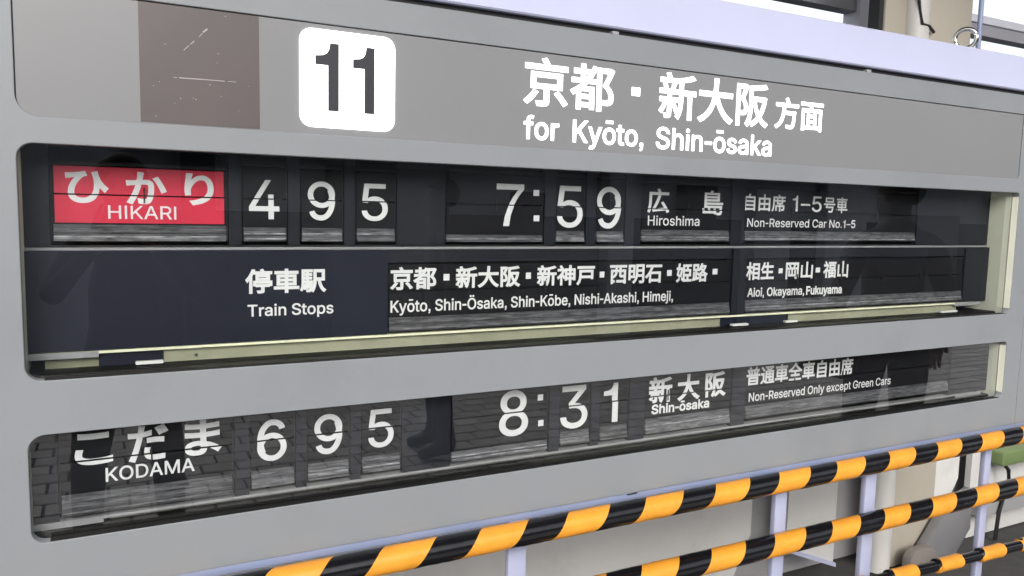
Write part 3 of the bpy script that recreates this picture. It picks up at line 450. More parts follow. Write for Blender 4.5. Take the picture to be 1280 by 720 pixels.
r259:53,0 53,379 112,379 112,321 115,321 124,339 137,354 152,367 181,380 213,385 229,384 243,384 243,322 230,324 207,326 182,323 159,315 140,301 126,284 117,262 114,237 114,0
s365:182,-8 145,-5 112,3 84,18 62,38 45,63 36,94 94,107 101,87 111,72 124,60 150,49 181,45 206,47 227,53 244,62 258,74 265,88 268,103 265,121 254,136 237,147 212,155 149,170 118,180 92,192 72,208 58,227 50,249 47,274 49,295 55,314 65,332 87,354 115,370 149,381 187,384 223,381 254,372 279,358 299,339 314,316 324,290 268,277 258,298 243,316 228,325 210,331 187,333 156,329 131,317 119,305 111,292 109,277 112,258 124,243 144,232 172,223 229,209 261,200 287,187 306,171 320,153 328,131 331,107 329,85 323,65 312,47 290,24 260,6 223,-5
t227:204,379 204,327 6,327 6,379|65,471 126,471 126,98 128,76 136,61 150,53 170,50 185,51 202,54 213,2 192,-3 168,-4 138,-1 113,7 92,21 77,41 68,64 65,93
u410:182,-5 146,-1 115,11 97,23 82,39 69,59 60,82 54,109 53,139 53,379 114,379 114,144 116,117 124,94 137,75 154,61 175,53 200,50 226,53 249,62 268,77 283,97 293,122 296,153 296,379 357,379 357,0 298,0 298,92 307,92 294,60 277,35 257,17 234,5 209,-3
v389:163,0 17,379 84,379 165,155 187,87 206,21 184,21 203,87 224,155 305,379 371,379 226,0
x379:21,0 171,218 171,171 29,379 100,379 147,306 179,253 207,206 175,206 202,253 216,279 233,306 282,379 352,379 209,169 209,214 358,0 287,0 231,85 200,136 173,182 205,182 178,136 148,85 91,0
y389:47,-139 61,-86 71,-87 88,-90 104,-89 118,-84 130,-74 141,-58 151,-36 163,-1 17,379 84,379 165,155 187,87 206,21 184,21 202,87 224,155 305,379 371,379 204,-58 191,-85 177,-107 159,-124 139,-136 117,-143 91,-145 65,-143
Ö533:267,-7 225,-3 186,7 150,25 119,49 92,79 70,115 53,157 44,203 40,254 44,305 53,352 70,393 92,429 119,459 150,484 186,501 225,512 267,516 309,512 348,501 384,484 415,459 442,429 464,393 480,352 490,305 493,254 490,203 480,157 464,115 442,79 415,49 384,25 348,7 309,-3|267,53 296,55 324,63 349,76 372,94 392,116 408,144 420,176 428,213 430,254 428,295 420,332 408,365 392,392 372,415 349,433 324,446 296,453 267,456 237,453 210,445 184,433 161,415 142,392 125,364 113,332 106,295 103,254 106,213 113,176 125,144 142,117 161,94 184,76 210,63 237,55|339,572 323,575 310,584 301,597 298,612 301,628 310,641 323,650 339,653 355,650 368,641 376,628 379,612 376,597 368,584 355,575|195,572 180,575 167,584 158,597 155,612 158,628 167,641 180,650 195,653 211,650 224,641 233,628 236,612 233,597 224,584 211,575
ō415:207,-8 174,-5 144,3 117,16 93,35 72,58 56,85 44,116 37,150 34,187 37,225 44,260 56,291 72,318 93,341 117,360 144,374 174,382 207,384 241,382 271,374 299,360 323,341 343,318 359,291 371,260 379,225 381,187 379,150 371,116 359,85 343,58 323,35 299,16 271,3 241,-5|207,46 231,49 252,55 270,66 292,89 307,117 316,151 319,187 316,224 307,258 292,287 270,310 252,321 231,328 207,330 184,328 163,321 145,310 124,287 108,258 99,224 96,187 99,151 108,117 124,89 145,66 163,55 184,49|302,506 302,458 113,458 113,506
'''

# ------------------------------------------------------------------ lettering: glyph outlines drawn as polygons
GLYPHS, ADV = {}, {' ': 175, ',': 188, '.': 188, '–': 350}
for line in GLYPH_DATA.strip().split('\n'):
    head, body = line.split(':', 1)
    GLYPHS[head[0]] = [[tuple(int(n) for n in p_.split(',')) for p_ in c.split(' ')] for c in body.split('|')]
    if len(head) > 1: ADV[head[0]] = int(head[1:])
GLYPHS['I'] = [[(60, 0), (60, 509), (125, 509), (125, 0)]]; ADV['I'] = 185
GLYPHS['l'] = [[(53, 0), (53, 509), (114, 509), (114, 0)]]; ADV['l'] = 167
GLYPHS['1'] = [[(235, 0), (172, 0), (172, 362), (60, 362), (60, 404), (118, 411), (155, 429), (178, 462), (188, 509), (235, 509)]]; ADV['1'] = 330
GLYPHS['7'] = [[(140, 0), (158, 110), (200, 235), (262, 350), (330, 446), (56, 446), (56, 509), (396, 509), (396, 452),
                (330, 368), (270, 258), (226, 130), (208, 0)]]
GLYPHS['-'] = [[(40, 188), (40, 244), (230, 244), (230, 188)]]; ADV['-'] = 270
GLYPHS['–'] = [[(20, 196), (20, 246), (330, 246), (330, 196)]]
GLYPHS['.'] = [[(60, 0), (60, 72), (132, 72), (132, 0)]]
GLYPHS[','] = [[(60, 0), (60, 72), (132, 72), (132, 0), (124, -60), (96, -96), (62, -104), (62, -72), (88, -56), (96, 0)]]

def stroke(path, w):
    n_ = []
    for i in range(len(path)):
        a, b = Vector(path[max(i - 1, 0)]), Vector(path[min(i + 1, len(path) - 1)])
        t = (b - a).normalized(); n_.append(Vector((-t.y, t.x)) * w / 2)
    return [tuple(Vector(q) + d for q, d in zip(path, n_))[i] for i in range(len(path))] + \
           [tuple(Vector(q) - d for q, d in zip(path, n_))[i] for i in reversed(range(len(path)))]

def ell(cx, cy, rx, ry, a0, a1, n_):
    return [(cx + rx * math.cos(R(a0 + (a1 - a0) * i / n_)), cy + ry * math.sin(R(a0 + (a1 - a0) * i / n_))) for i in range(n_ + 1)]
nine = [ell(222, 339, 172, 176, 0, 360, 32)[:-1], ell(222, 339, 110, 117, 360, 0, 28)[:-1]]
nine.append([tuple(q) for q in stroke(ell(214, 262, 146, 239, 36, -92, 22) + ell(206, 130, 112, 107, -98, -168, 8)[1:], 62)])
GLYPHS['9'] = nine
GLYPHS['ō'] = [[(a, b + (48 if min(q[1] for q in c) > 395 else 0)) for a, b in c] for c in GLYPHS['ō']]
GLYPHS['6'] = [[(444 - a, 509 - b) for a, b in c] for c in nine]

def area(c):
    return 0.5 * sum(c[i][0] * c[(i + 1) % len(c)][1] - c[(i + 1) % len(c)][0] * c[i][1] for i in range(len(c)))

def inside(pt, c):
    x, y = pt; r = False
    for i in range(len(c)):
        (x1, y1), (x2, y2) = c[i], c[(i + 1) % len(c)]
        if (y1 > y) != (y2 > y) and x < (x2 - x1) * (y - y1) / (y2 - y1) + x1: r = not r
    return r

def clip(poly, z0, z1):
    """clip a convex polygon of (x, z) to z0 <= z <= z1"""
    for lim, sg in ((z0, 1), (z1, -1)):
        out_ = []
        for i in range(len(poly)):
            a, b = poly[i], poly[(i + 1) % len(poly)]
            da, db = sg * (a[1] - lim), sg * (b[1] - lim)
            if da >= 0: out_.append(a)
            if (da >= 0) != (db >= 0):
                t = da / (da - db); out_.append((a[0] + (b[0] - a[0]) * t, a[1] + (b[1] - a[1]) * t))
        poly = out_
        if len(poly) < 3: return None
    return poly

def outline(kind, s):
    """contours of a string in glyph units, with the outer contours' sign per glyph"""
    res, x = [], 0
    for ch in s:
        if ch != ' ':
            cs = GLYPHS[ch]
            big = max(cs, key=lambda c: abs(area(c)))
            sg = 1 if area(big) > 0 else -1
            cs = [(c if sg > 0 else c[::-1]) for c in cs]
            if ch in '69' and area(cs[2]) < 0: cs[2] = cs[2][::-1]
            res.append([[(px_ + x, pz) for px_, pz in c] for c in cs])
        if kind == 'K':
            x += 352
        else:
            x += ADV.get(ch, 453)
    return res

def lettering(mb, kind, s, X0, X1, Z0, Z1, y, bold=0.0, mi=0, zlim=None):
    """fit the string's ink to the box X0..X1; K fits its ink height too, L fits baseline and cap height;
    zlim keeps only the print that lies on one flap"""
    zlim = zlim or (-9, 9)
    def put(poly, yy):
        q = clip(poly, *zlim)
        if q:
            a = sum(q[i][0] * q[(i + 1) % len(q)][1] - q[(i + 1) % len(q)][0] * q[i][1] for i in range(len(q)))
            if abs(a) < 1e-9: return
            if a < 0: q = q[::-1]
            mb.add([W(px_, yy, pz) for px_, pz in q], [tuple(range(len(q)))], mi)
    if kind == 'S':
        put([(X0, Z0), (X1, Z0), (X1, Z1), (X0, Z1)], y); return
    gl_ = outline(kind, s)
    xs = [q[0] for g in gl_ for c in g for q in c]; zs = [q[1] for g in gl_ for c in g for q in c]
    sx = (X1 - X0 - 2 * bold) / (max(xs) - min(xs))
    if kind == 'K':
        sz = (Z1 - Z0 - 2 * bold) / (max(zs) - min(zs)); oz = Z0 + bold - min(zs) * sz
    else:
        sz = (Z1 - Z0 - 2 * bold) / 509.0; oz = Z0 + bold
    ox = X0 + bold - min(xs) * sx
    key = (kind, s, X0, X1, Z0, Z1, bold)
    if key not in TRI:
        TRI[key] = [t for g in gl_ for t in glyph_fill([[(px_ * sx + ox, pz * sz + oz) for px_, pz in c] for c in g], bold)]
    for t in TRI[key]: put(t, y)

TRI = {}
def glyph_fill(cs, bold):
    """triangles of a glyph (non-zero fill), its contours grown outwards by bold"""
    loops = []
    for c in cs:
        n = len(c)
        if bold:
            off = []
            for i in range(n):
                a, b, d = Vector(c[i - 1]), Vector(c[i]), Vector(c[(i + 1) % n])
                t1, t2 = (b - a).normalized(), (d - b).normalized()
                n1, n2 = Vector((t1.y, -t1.x)), Vector((t2.y, -t2.x))
                mt = n1 + n2
                mt = mt.normalized() if mt.length > 1e-6 else n1
                off.append(tuple(b + mt * bold * min(1.0 / max(mt.dot(n1), 0.4), 1.7)))
            c = off
        loops.append(c)
    K = 1000.0
    verts, edges = [], []
    for c in loops:
        b = len(verts); n = len(c)
        verts += [Vector((x * K, z * K)) for x, z in c]
        edges += [(b + i, b + (i + 1) % n) for i in range(n)]
    res = delaunay_2d_cdt(verts, edges, [], 0, 1e-4)
    out_ = []
    for f in res[2]:
        p3 = [(res[0][i].x / K, res[0][i].y / K) for i in f]
        cx, cz = sum(q[0] for q in p3) / 3, sum(q[1] for q in p3) / 3
        w = 0
        for c in loops:
            for i in range(len(c)):
                (x1, z1), (x2, z2) = c[i - 1], c[i]
                if (z1 > cz) != (z2 > cz) and cx < (x2 - x1) * (cz - z1) / (z2 - z1) + x1: w += 1 if z2 > z1 else -1
        if w > 0: out_.append(p3)
    return out_

# ------------------------------------------------------------------ the setting (platform, seen mostly in the glass)
def metres_box(mb, x0, x1, y0, y1, z0, z1, mi=0):
    mb.box(x0 / S, x1 / S, y0 / S, y1 / S, (z0 - EYE) / S, (z1 - EYE) / S, mi)

EDGE = -6.4
mb = MB(); metres_box(mb, -14, 26, EDGE, 4.0, -1.2, -0.012)
floor = tag(mb.build('platform_floor', 'joint'), kind='structure')
mb = MB()
PL, PD = 0.20, 0.175
row = 0
y = -1.0
while y - PD > EDGE:
    x = -3.0 + (PL / 2 if row % 2 else 0)
    while x < 12.5:
        h = random.uniform(-0.0015, 0.0015)
        metres_box(mb, x + 0.009, x + PL - 0.009, y - PD + 0.010, y - 0.010, -0.011, h)
        x += PL
    y -= PD; row += 1
pv = mb.build('paving_block', 'pave', floor); pv['kind'] = 'stuff'
mb = MB(); metres_box(mb, -14, 26, -13.5, EDGE - 0.004, -1.30, -1.21)
tag(mb.build('track_bed', 'track'), kind='structure')
mb = MB(); metres_box(mb, -16, 30, -14.0, -13.5, 1.45, 2.75)
ow = tag(mb.build('far_building', 'far_wall'), 'unseen pale building front far across the tracks, toned for its reflection in the glass', 'building')  # its pale and dark bands set the brightness mirrored in the glass
mb = MB(); metres_box(mb, -16, 30, -13.9, -13.3, -1.2, 1.449); mb.build('base', 'far_dark', ow)
mb = MB(); metres_box(mb, -16, 30, -13.9, -12.6, 2.751, 4.6); mb.build('eaves', 'far_dark', ow)
x = -14.0
while x < 28:
    w, h = random.uniform(0.5, 2.6), random.uniform(1.5, 2.9)
    mb = MB(); metres_box(mb, x, x + w, -13.299, -12.9 + random.uniform(-0.2, 0.2), -1.2, h)
    mb.build('reflected_block', random.choice(('far_pier', 'far_dark', 'far_wall')), ow)  # added random blocks that break up the straight line in the reflection
    x += w + random.uniform(0.3, 2.2)
mb = MB(); metres_box(mb, -14, 26, -2.6, 1.1, 4.25, 4.40)  # unseen roof; its edges set how much sky light reaches the board
tag(mb.build('canopy_roof', 'far_pier'), 'unseen platform canopy roof high above the board, sized to hold back sky light', 'roof')

# ------------------------------------------------------------------ the departure board
board = empty('departure_board', W(1.67, 0.15, -2.1333))
tag(board, 'long grey split-flap train departure board with two glazed windows and lit platform number 11', 'departure board')

XL, XR, XEND = -0.1563, 3.5037, 3.615
YG = 0.030                       # glass
# cabinet shell
mb = MB()
mb.box(-0.40, 3.80, 0.34, 0.36, -0.925, 0.525)           # back
mb.box(-0.40, 3.80, 0.033, 0.34, 0.505, 0.525)           # top
mb.box(-0.40, 3.80, 0.033, 0.34, -0.925, -0.905)         # bottom
mb.box(-0.40, -0.38, 0.033, 0.34, -0.904, 0.504)         # left end
mb.box(3.78, 3.80, 0.033, 0.34, -0.904, 0.504)           # right end
mb.build('cabinet', 'frame', board)
mb = MB()
mb.box(-0.30, XR + 0.02, 0.30, 0.32, -0.88, 0.48)
mb.build('inner_back', 'inner', board)

# front frame
plate('front_frame', [(-0.41, -0.9105), (XEND - 0.001, -0.9105), (XEND - 0.001, 0.5261), (-0.41, 0.5261)],
      [rrect(XL, XR, -0.4053, 0.1177, (0.034, 0.022, 0.018, 0.032)),
       rrect(XL, XR, -0.7784, -0.5287, (0.030, 0.022, 0.018, 0.034)),
       rrect(-0.1545, 3.489, 0.1748, 0.4473, (0.045, 0.022, 0.004, 0.004))],
      0.0, 0.030, 0.0018, 'frame', board)
plate('end_cover', [(XEND + 0.0012, -0.9105), (3.81, -0.9105), (3.81, 0.5261), (XEND + 0.0012, 0.5261)], [], 0.0, 0.030, 0.002, 'frame', board)
# header panel, sunk a little into the frame
hp = plate('header_panel', rrect(-0.1525, 3.487, 0.1700, 0.4450, (0.046, 0.024, 0.003, 0.003)), [], 0.0045, 0.012, 0.0005, 'header', board)
mb = MB(); mb.box(-0.20, 3.53, 0.0185, 0.0195, 0.150, 0.470); mb.build('header_backing', 'inner', board)
# brown film
YH = 0.0045
mb = MB(); mb.box(0.0875, 0.3495, YH - 0.0012, YH - 0.0001, 0.1785, 0.4445)
bp_ = mb.build('brown_film', 'brown', board); bp_['label'] = 'scratched brown square beside the lit number'
mb = MB()
def scr(x0, z0, x1, z1, w):
    d = Vector((x1 - x0, z1 - z0)); n_ = Vector((-d.y, d.x)).normalized() * w / 2
    mb.prism([(x0 - n_.x, z0 - n_.y), (x1 - n_.x, z1 - n_.y), (x1 + n_.x, z1 + n_.y), (x0 + n_.x, z0 + n_.y)], YH - 0.0018, YH - 0.0011)
scr(0.170, 0.2835, 0.222, 0.2845, 0.0022); scr(0.222, 0.2846, 0.270, 0.2850, 0.0017); scr(0.277, 0.2852, 0.296, 0.2855, 0.0013)
scr(0.158, 0.2832, 0.166, 0.2834, 0.0012)
scr(0.223, 0.392, 0.233, 0.401, 0.0035); scr(0.215, 0.381, 0.222, 0.390, 0.0016); scr(0.196, 0.362, 0.204, 0.370, 0.0022)
scr(0.181, 0.347, 0.193, 0.359, 0.0015)
for _ in range(15):
    x, z = random.uniform(0.10, 0.34), random.uniform(0.19, 0.44)
    l = random.uniform(0.001, 0.004); a = random.uniform(-0.4, 0.4)
    scr(x, z, x + l * math.cos(a), z + l * math.sin(a), random.uniform(0.0008, 0.0018))
mb.build('scratch', 'scratch', bp_)['kind'] = 'stuff'
# lit platform number
mb = MB(); mb.prism(rrect(0.4455, 0.6915, 0.1925, 0.4330, 0.030), YH - 0.003, YH - 0.0002)
bd = mb.build('number_badge', 'lit', board); bd['label'] = 'backlit white rounded square reading 11'
for x0, x1 in ((0.4835, 0.5435), (0.5795, 0.6365)):
    mb = MB(); lettering(mb, 'L', '1', x0, x1, 0.2345 if x0 < 0.5 else 0.2345, 0.4015, YH - 0.0036, 0.0048)
    mb.build('digit', 'ink', bd)
# lit header lettering
HEAD = [('京都', [('K', '京都', 1.076, 1.385, 0.2955, 0.4325)]),
        ('dot', [('S', '', 1.450, 1.481, 0.353, 0.378)]),
        ('新大阪', [('K', '新大阪', 1.555, 2.018, 0.2915, 0.4365)]),
        ('方面', [('K', '方面', 2.051, 2.283, 0.295, 0.4015)]),
        ('for', [('L', 'for', 1.078, 1.195, 0.2000, 0.2655)]),
        ('K', [('L', 'Kyōto,', 1.243, 1.500, 0.2000, 0.2655)]),
        ('S', [('L', 'Shin-ōsaka', 1.550, 2.043, 0.1985, 0.2655)])]
for nm, items in HEAD:
    mb = MB()
    for k, s, x0, x1, z0, z1 in items:
        lettering(mb, k, s, x0, x1, z0, z1, YH - 0.0010, {'K': 0.0027 if s != '方面' else 0.0022, 'L': 0.0015, 'S': 0}[k])
    mb.build('lit_lettering', 'lit', board)

# hood above the header, with the dark slot under it
mb = MB(); mb.box(-0.42, 3.86, 0.022, 0.10, 0.527, 0.548); mb.build('slot', 'inner', board)
mb = MB()
prof = [(0.004, 0.5445), (0.000, 0.549), (0.034, 0.690), (0.040, 0.694), (0.36, 0.694), (0.36, 0.5445)]
n = len(prof)
mb.add([W(-0.44, a, b) for a, b in prof] + [W(3.88, a, b) for a, b in prof],
       [tuple(range(n)), tuple(range(2 * n - 1, n - 1, -1))] + [(i, i + n, (i + 1) % n + n, (i + 1) % n) for i in range(n)])
hood = mb.build('hood', 'hood', board)
bm = bmesh.new(); bm.from_mesh(hood.data); bmesh.ops.recalc_face_normals(bm, faces=bm.faces); bm.to_mesh(hood.data); bm.free()
# fixing nubs in the slot
for x in (1.385, 2.51):
    mb = MB(); mb.prism(rrect(x - 0.012, x + 0.012, 0.5275, 0.5365, 0.003, 3), 0.006, 0.022); mb.build('slot_clip', 'rail', board)
# lifting eye on top of the hood
mb = MB()
ctr = Vector(W(3.247, 0.13, 0.755))
ring = [tuple(ctr + Vector((0.53 * math.cos(a), -0.85 * math.cos(a), math.sin(a))) * 0.040 * S) for a in [2 * math.pi * i / 28 for i in range(29)]]
mb.tube(ring, 0.0095 * S, 10)
mb.tube([W(3.247, 0.13, 0.694), W(3.247, 0.13, 0.718)], 0.016 * S, 12)
mb.tube([W(3.247, 0.13, 0.694), W(3.247, 0.13, 0.700)], 0.032 * S, 16)
mb.build('lifting_eye', 'steel', board, smooth=40)
# metal strip along the bottom
mb = MB(); mb.box(-0.41, 3.81, 0.004, 0.034, -0.9345, -0.9112); mb.build('bottom_strip', 'lip', board, bevel=0.004, smooth=40)
mb = MB(); mb.prism([(1.49, -0.9135), (1.53, -0.9125), (1.532, -0.9165), (1.492, -0.9170)], 0.002, 0.0045); mb.build('rubber_scrap', 'inner', board)

# cream side walls inside the windows and black sills
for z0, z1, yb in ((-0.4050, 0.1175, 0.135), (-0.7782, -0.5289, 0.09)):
    mb = MB(); mb.box(XR + 0.001, XR + 0.010, YG + 0.0035, 0.20, z0 - 0.05, z1 + 0.05); mb.build('side_wall', 'cream', board)
    mb = MB(); mb.box(XL - 0.012, XL - 0.001, YG + 0.0035, 0.20, z0 - 0.05, z1 + 0.05); mb.build('side_wall', 'cream', board)
    mb = MB(); mb.box(XR - 0.0012, XR + 0.0005, 0.003, YG - 0.001, z0 + 0.022, z1 - 0.018); mb.build('window_trim', 'cream', board)
    mb = MB(); mb.box(XL + 0.036, XR - 0.023, 0.003, YG - 0.001, z0 - 0.0010, z0 + 0.0010); mb.build('dark_edge_strip', 'floor_black', board)  # thin black strip added to darken the frame's lower inner face
    mb = MB(); mb.box(XL - 0.05, XR + 0.0005, 0.062, 0.30, z0 - 0.008, z0 + 0.002); mb.build('sill', 'floor_black', board)
    mb = MB(); mb.box(XL - 0.05, XR + 0.0005, YG + 0.006, 0.30, z1 + 0.012, z1 + 0.020); mb.build('window_head', 'inner', board)
for z0, z1, nm in ((-0.4053, 0.1177, 'upper'), (-0.7784, -0.5287, 'lower')):
    mb = MB(); mb.box(XL - 0.02, XR + 0.0005, YG, YG + 0.0035, z0 - 0.02, z1 + 0.02)
    g = mb.build('glass_pane', 'glass', board); g['label'] = 'clear glass of the %s window' % nm

# fluorescent tubes hidden behind the frame's lower bars
def lamp(x0, x1, y, z, mat):
    mb = MB(); mb.tube([W(x0 + 0.02, y, z), W(x1 - 0.02, y, z)], 0.0125 * S, 14)
    t = mb.build('fluorescent_tube', mat, board, smooth=40)
    for a, b in ((x0, x0 + 0.02), (x1 - 0.02, x1)):
        mb = MB(); mb.tube([W(a, y, z), W(b, y, z)], 0.014 * S, 12); mb.build('tube_cap', 'cap', t, smooth=40)
lamp(0.16, 1.42, 0.050, -0.4400, 'tube'); lamp(2.22, 3.12, 0.050, -0.4400, 'tube')
lamp(1.15, 2.60, 0.050, -0.8120, 'tube_dim')
# lamp clips that catch the light on the sill
for x0, x1, y, z in ((0.067, 0.129, 0.098, -0.3990), (1.990, 2.068, 0.098, -0.3990), (2.254, 2.316, 0.098, -0.3990), (3.170, 3.280, 0.098, -0.4000)):
    mb = MB(); mb.prism(rrect(x0, x1, z - 0.001, z + 0.0065, 0.002, 3), y - 0.006, y + 0.006); mb.build('lamp_clip', 'cap', board)

# ------------------------------------------------------------------ split-flap units
Y1, Y2, Y3 = 0.130, 0.115, 0.080
PR = 0.0006
def unit(label, y, x0, x1, zt, zs, zl, zb, texts, flap='flap', hooks=(), gap=0.0034, face=None, step=0.0022):
    """one split-flap unit: upper flap, lower flap, the pack of flap edges under it, its wire hooks.
    texts: (kind, string, X0, X1, Z0, Z1, bold)"""
    u = empty('split_flap_unit', W((x0 + x1) / 2, y, zb), board)
    u['label'] = label
    fx0, fx1 = (face or (x0 + 0.003, x1 - 0.003))
    for nm, z0, z1, yy in (('upper_flap', zs + gap / 2, zt, y + 0.0010), ('lower_flap', zl, zs - gap / 2, y - step)):
        mb = MB()
        if flap == 'red':
            mb.box(x0 + 0.0005, x1 - 0.0005, yy, yy + 0.0015, z0 - 0.0001, z1 + 0.0001, 2)
            mb.box(fx0, fx1, yy - 0.0003, yy - 0.0001, z0 + (0.004 if nm == 'lower_flap' else 0), z1, 0)
        else:
            mb.box(x0 + 0.0005, x1 - 0.0005, yy, yy + 0.0015, z0, z1, 0)
        for k, s, a, b, c, d, bo in texts:
            lettering(mb, k, s, a, b, c, d, yy - PR, bo, 1, (z0, z1))
        mb.build(nm, [flap, 'print', 'flap'], u)
    # pack of flap edges
    mb = MB()
    n = max(6, int((zl - zb) / 0.0042))
    for i in range(n):
        a = zl - (zl - zb) * (i + 0.12) / n; b = zl - (zl - zb) * (i + 0.92) / n
        dx0, dx1 = random.uniform(0, 0.002), random.uniform(0, 0.002)
        yy = y - step - 0.0008 * i + random.uniform(-0.0005, 0.0005)
        mb.box(x0 + 0.001 + dx0, x1 - 0.001 - dx1, yy, yy + 0.01, b, a, 1 if i > n * 0.35 and random.random() < 0.38 else 0)
    mb.build('flap_pack', ['stack', 'worn'], u)['kind'] = 'stuff'
    for hx in hooks:
        mb = MB(); mb.box(hx - 0.0014, hx + 0.0014, y - 0.0075, y - 0.004, zs - 0.017, zs + 0.020); mb.build('hook', 'hook', u)
    for q in (x0 - 0.0035, x1 + 0.0005):
        mb = MB(); mb.box(q, q + 0.003, y + 0.004, y + 0.05, zb, zt + 0.002); mb.build('unit_side', 'inner', u)
    mb = MB(); mb.box(x0 - 0.003, x1 + 0.003, y + 0.004, y + 0.06, zt + 0.0035, zt + 0.012); mb.build('unit_top', 'inner', u)
    return u

def panel(name, x0, x1, y, z0, z1, mat='panel', texts=(), label=None, thick=0.02):
    mb = MB(); mb.box(x0, x1, y, y + thick, z0, z1, 0)
    for k, s, a, b, c, d, bo in texts: lettering(mb, k, s, a, b, c, d, y - PR, bo, 1)
    o = mb.build(name, [mat, 'print'], board)
    if label: o['label'] = label
    return o

B_K, B_L = 0.0018, 0.0006
# first train, upper line
SP = 0.0105
unit('red flap unit reading HIKARI', Y1, -0.100, 0.287, 0.0765, SP, -0.0605, -0.100,
     [('K', 'ひ', -0.071, 0.019, -0.010, 0.066, 0.0028), ('K', 'か', 0.057, 0.147, -0.010, 0.068, 0.0028), ('K', 'り', 0.188, 0.257, -0.010, 0.070, 0.0028),
      ('L', 'HIKARI', 0.017, 0.168, -0.046, -0.014, 0.0002)], 'red', (0.096,), face=(-0.094, 0.281))
for s, x0, x1, t in (('4', 0.3265, 0.4370, (0.342, 0.419)), ('9', 0.4755, 0.5880, (0.494, 0.568)), ('5', 0.6260, 0.7385, (0.642, 0.717))):
    unit('train number flap showing %s, first train' % s, Y1, x0, x1, 0.090, SP, -0.0640, -0.1000, [('L', s, t[0], t[1], -0.042, 0.060, 0.0008)])
unit('hour flap showing 7, first train', Y1, 0.894, 1.220, 0.100, SP, -0.0800, -0.1010,
     [('L', '7', 1.059, 1.153, -0.053, 0.0745, 0.0010), ('S', '', 1.186, 1.206, 0.041, 0.059, 0), ('S', '', 1.187, 1.207, -0.037, -0.019, 0)], hooks=(1.058,))
unit('minute flap showing 5, first train', Y1, 1.268, 1.374, 0.100, SP, -0.0660, -0.1000, [('L', '5', 1.271, 1.366, -0.0545, 0.0755, 0.0008)])
unit('minute flap showing 9, first train', Y1, 1.419, 1.527, 0.100, SP, -0.0660, -0.1000, [('L', '9', 1.421, 1.515, -0.0555, 0.0765, 0.0008)])
unit('destination flap reading Hiroshima', Y1, 1.598, 1.986, 0.094, SP, -0.0600, -0.0990,
     [('K', '広', 1.621, 1.713, -0.003, 0.0785, 0.0020), ('K', '島', 1.860, 1.955, -0.0065, 0.079, 0.0014), ('L', 'Hiroshima', 1.625, 1.848, -0.045, -0.0125, 0.0004)], hooks=(1.79,))
unit('remarks flap reading Non-Reserved Car No.1-5', Y1, 2.058, 3.008, 0.094, SP, -0.0610, -0.0960,
     [('K', '自由席', 2.056, 2.258, 0.0115, 0.074, 0.0012), ('L', '1–5', 2.295, 2.450, 0.0140, 0.0730, 0.0006), ('K', '号車', 2.462, 2.594, 0.0125, 0.073, 0.0010),
      ('L', 'Non-Reserved Car No.1–5', 2.070, 2.641, -0.0455, -0.0150, 0.0003)], hooks=(2.292, 2.53, 2.76))
YD = Y1 - 0.006
for x0, x1, nm in ((-0.168, -0.1045, 'blanking_panel'), (0.2915, 0.3225, 'divider'), (0.4410, 0.4715, 'divider'), (0.5920, 0.6220, 'divider'), (0.7425, 0.8900, 'blanking_panel'),
                   (1.2240, 1.2640, 'divider'), (1.3780, 1.4150, 'divider'), (1.5310, 1.5940, 'divider'), (1.9900, 2.0540, 'divider'), (3.0120, 3.5030, 'blanking_panel')):
    panel(nm, x0, x1, YD, -0.1105, 0.1285, 'divider')
mb = MB(); mb.box(-0.168, 3.5030, Y1 - 0.010, Y1 + 0.02, -0.1225, -0.1155); mb.build('row_rail', 'rail', board, bevel=0.0012)
mb = MB(); mb.box(-0.168, 3.5030, Y1 - 0.002, Y1 + 0.02, -0.115, -0.1105); mb.build('row_strip', 'inner', board)
# first train, lower line
panel('caption_panel', -0.168, 0.7125, Y2 - 0.005, -0.3605, -0.1232, 'panel',
      [('K', '停車駅', 0.328, 0.538, -0.236, -0.171, 0.0020), ('L', 'Train Stops', 0.333, 0.558, -0.2955, -0.2645, 0.0007)],
      'blank navy panel reading Train Stops')
S2 = -0.2405
unit('stops flap listing Kyoto to Himeji', Y2, 0.716, 1.992, -0.1640, S2, -0.3160, -0.3560,
     [('K', '京都', 0.722, 0.862, -0.238, -0.172, 0.0020), ('K', '新大阪', 0.923, 1.138, -0.238, -0.1725, 0.0020), ('K', '新神戸', 1.198, 1.412, -0.2385, -0.1735, 0.0020),
      ('K', '西明石', 1.471, 1.684, -0.239, -0.1745, 0.0020), ('K', '姫路', 1.746, 1.885, -0.2395, -0.174, 0.0020),
      ('S', '', 0.884, 0.903, -0.2135, -0.1945, 0), ('S', '', 1.158, 1.176, -0.2145, -0.195, 0), ('S', '', 1.431, 1.449, -0.216, -0.1965, 0),
      ('S', '', 1.706, 1.726, -0.216, -0.196, 0), ('S', '', 1.908, 1.930, -0.2145, -0.195, 0),
      ('L', 'Kyōto, Shin-Ösaka, Shin-Kōbe, Nishi-Akashi, Himeji,', 0.722, 1.734, -0.3015, -0.2675, 0.0008)], hooks=(0.965, 1.225, 1.49, 1.76), gap=0.0022, step=0.0014)
unit('stops flap listing Aioi to Fukuyama', Y2, 2.064, 3.330, -0.1640, S2, -0.3120, -0.3540,
     [('K', '相生', 2.067, 2.204, -0.239, -0.1735, 0.0020), ('K', '岡山', 2.264, 2.407, -0.2395, -0.174, 0.0018), ('K', '福山', 2.464, 2.603, -0.2395, -0.174, 0.0018),
      ('S', '', 2.227, 2.248, -0.2165, -0.198, 0), ('S', '', 2.422, 2.446, -0.2165, -0.198, 0),
      ('L', 'Aioi, Okayama,', 2.075, 2.364, -0.3000, -0.2675, 0.0010), ('L', 'Fukuyama', 2.375, 2.571, -0.3010, -0.268, 0.0016)], hooks=(2.32, 2.56, 2.80, 3.04), gap=0.0022, step=0.0014)
panel('divider', 1.9965, 2.0600, Y2 - 0.006, -0.3605, -0.1232, 'divider')
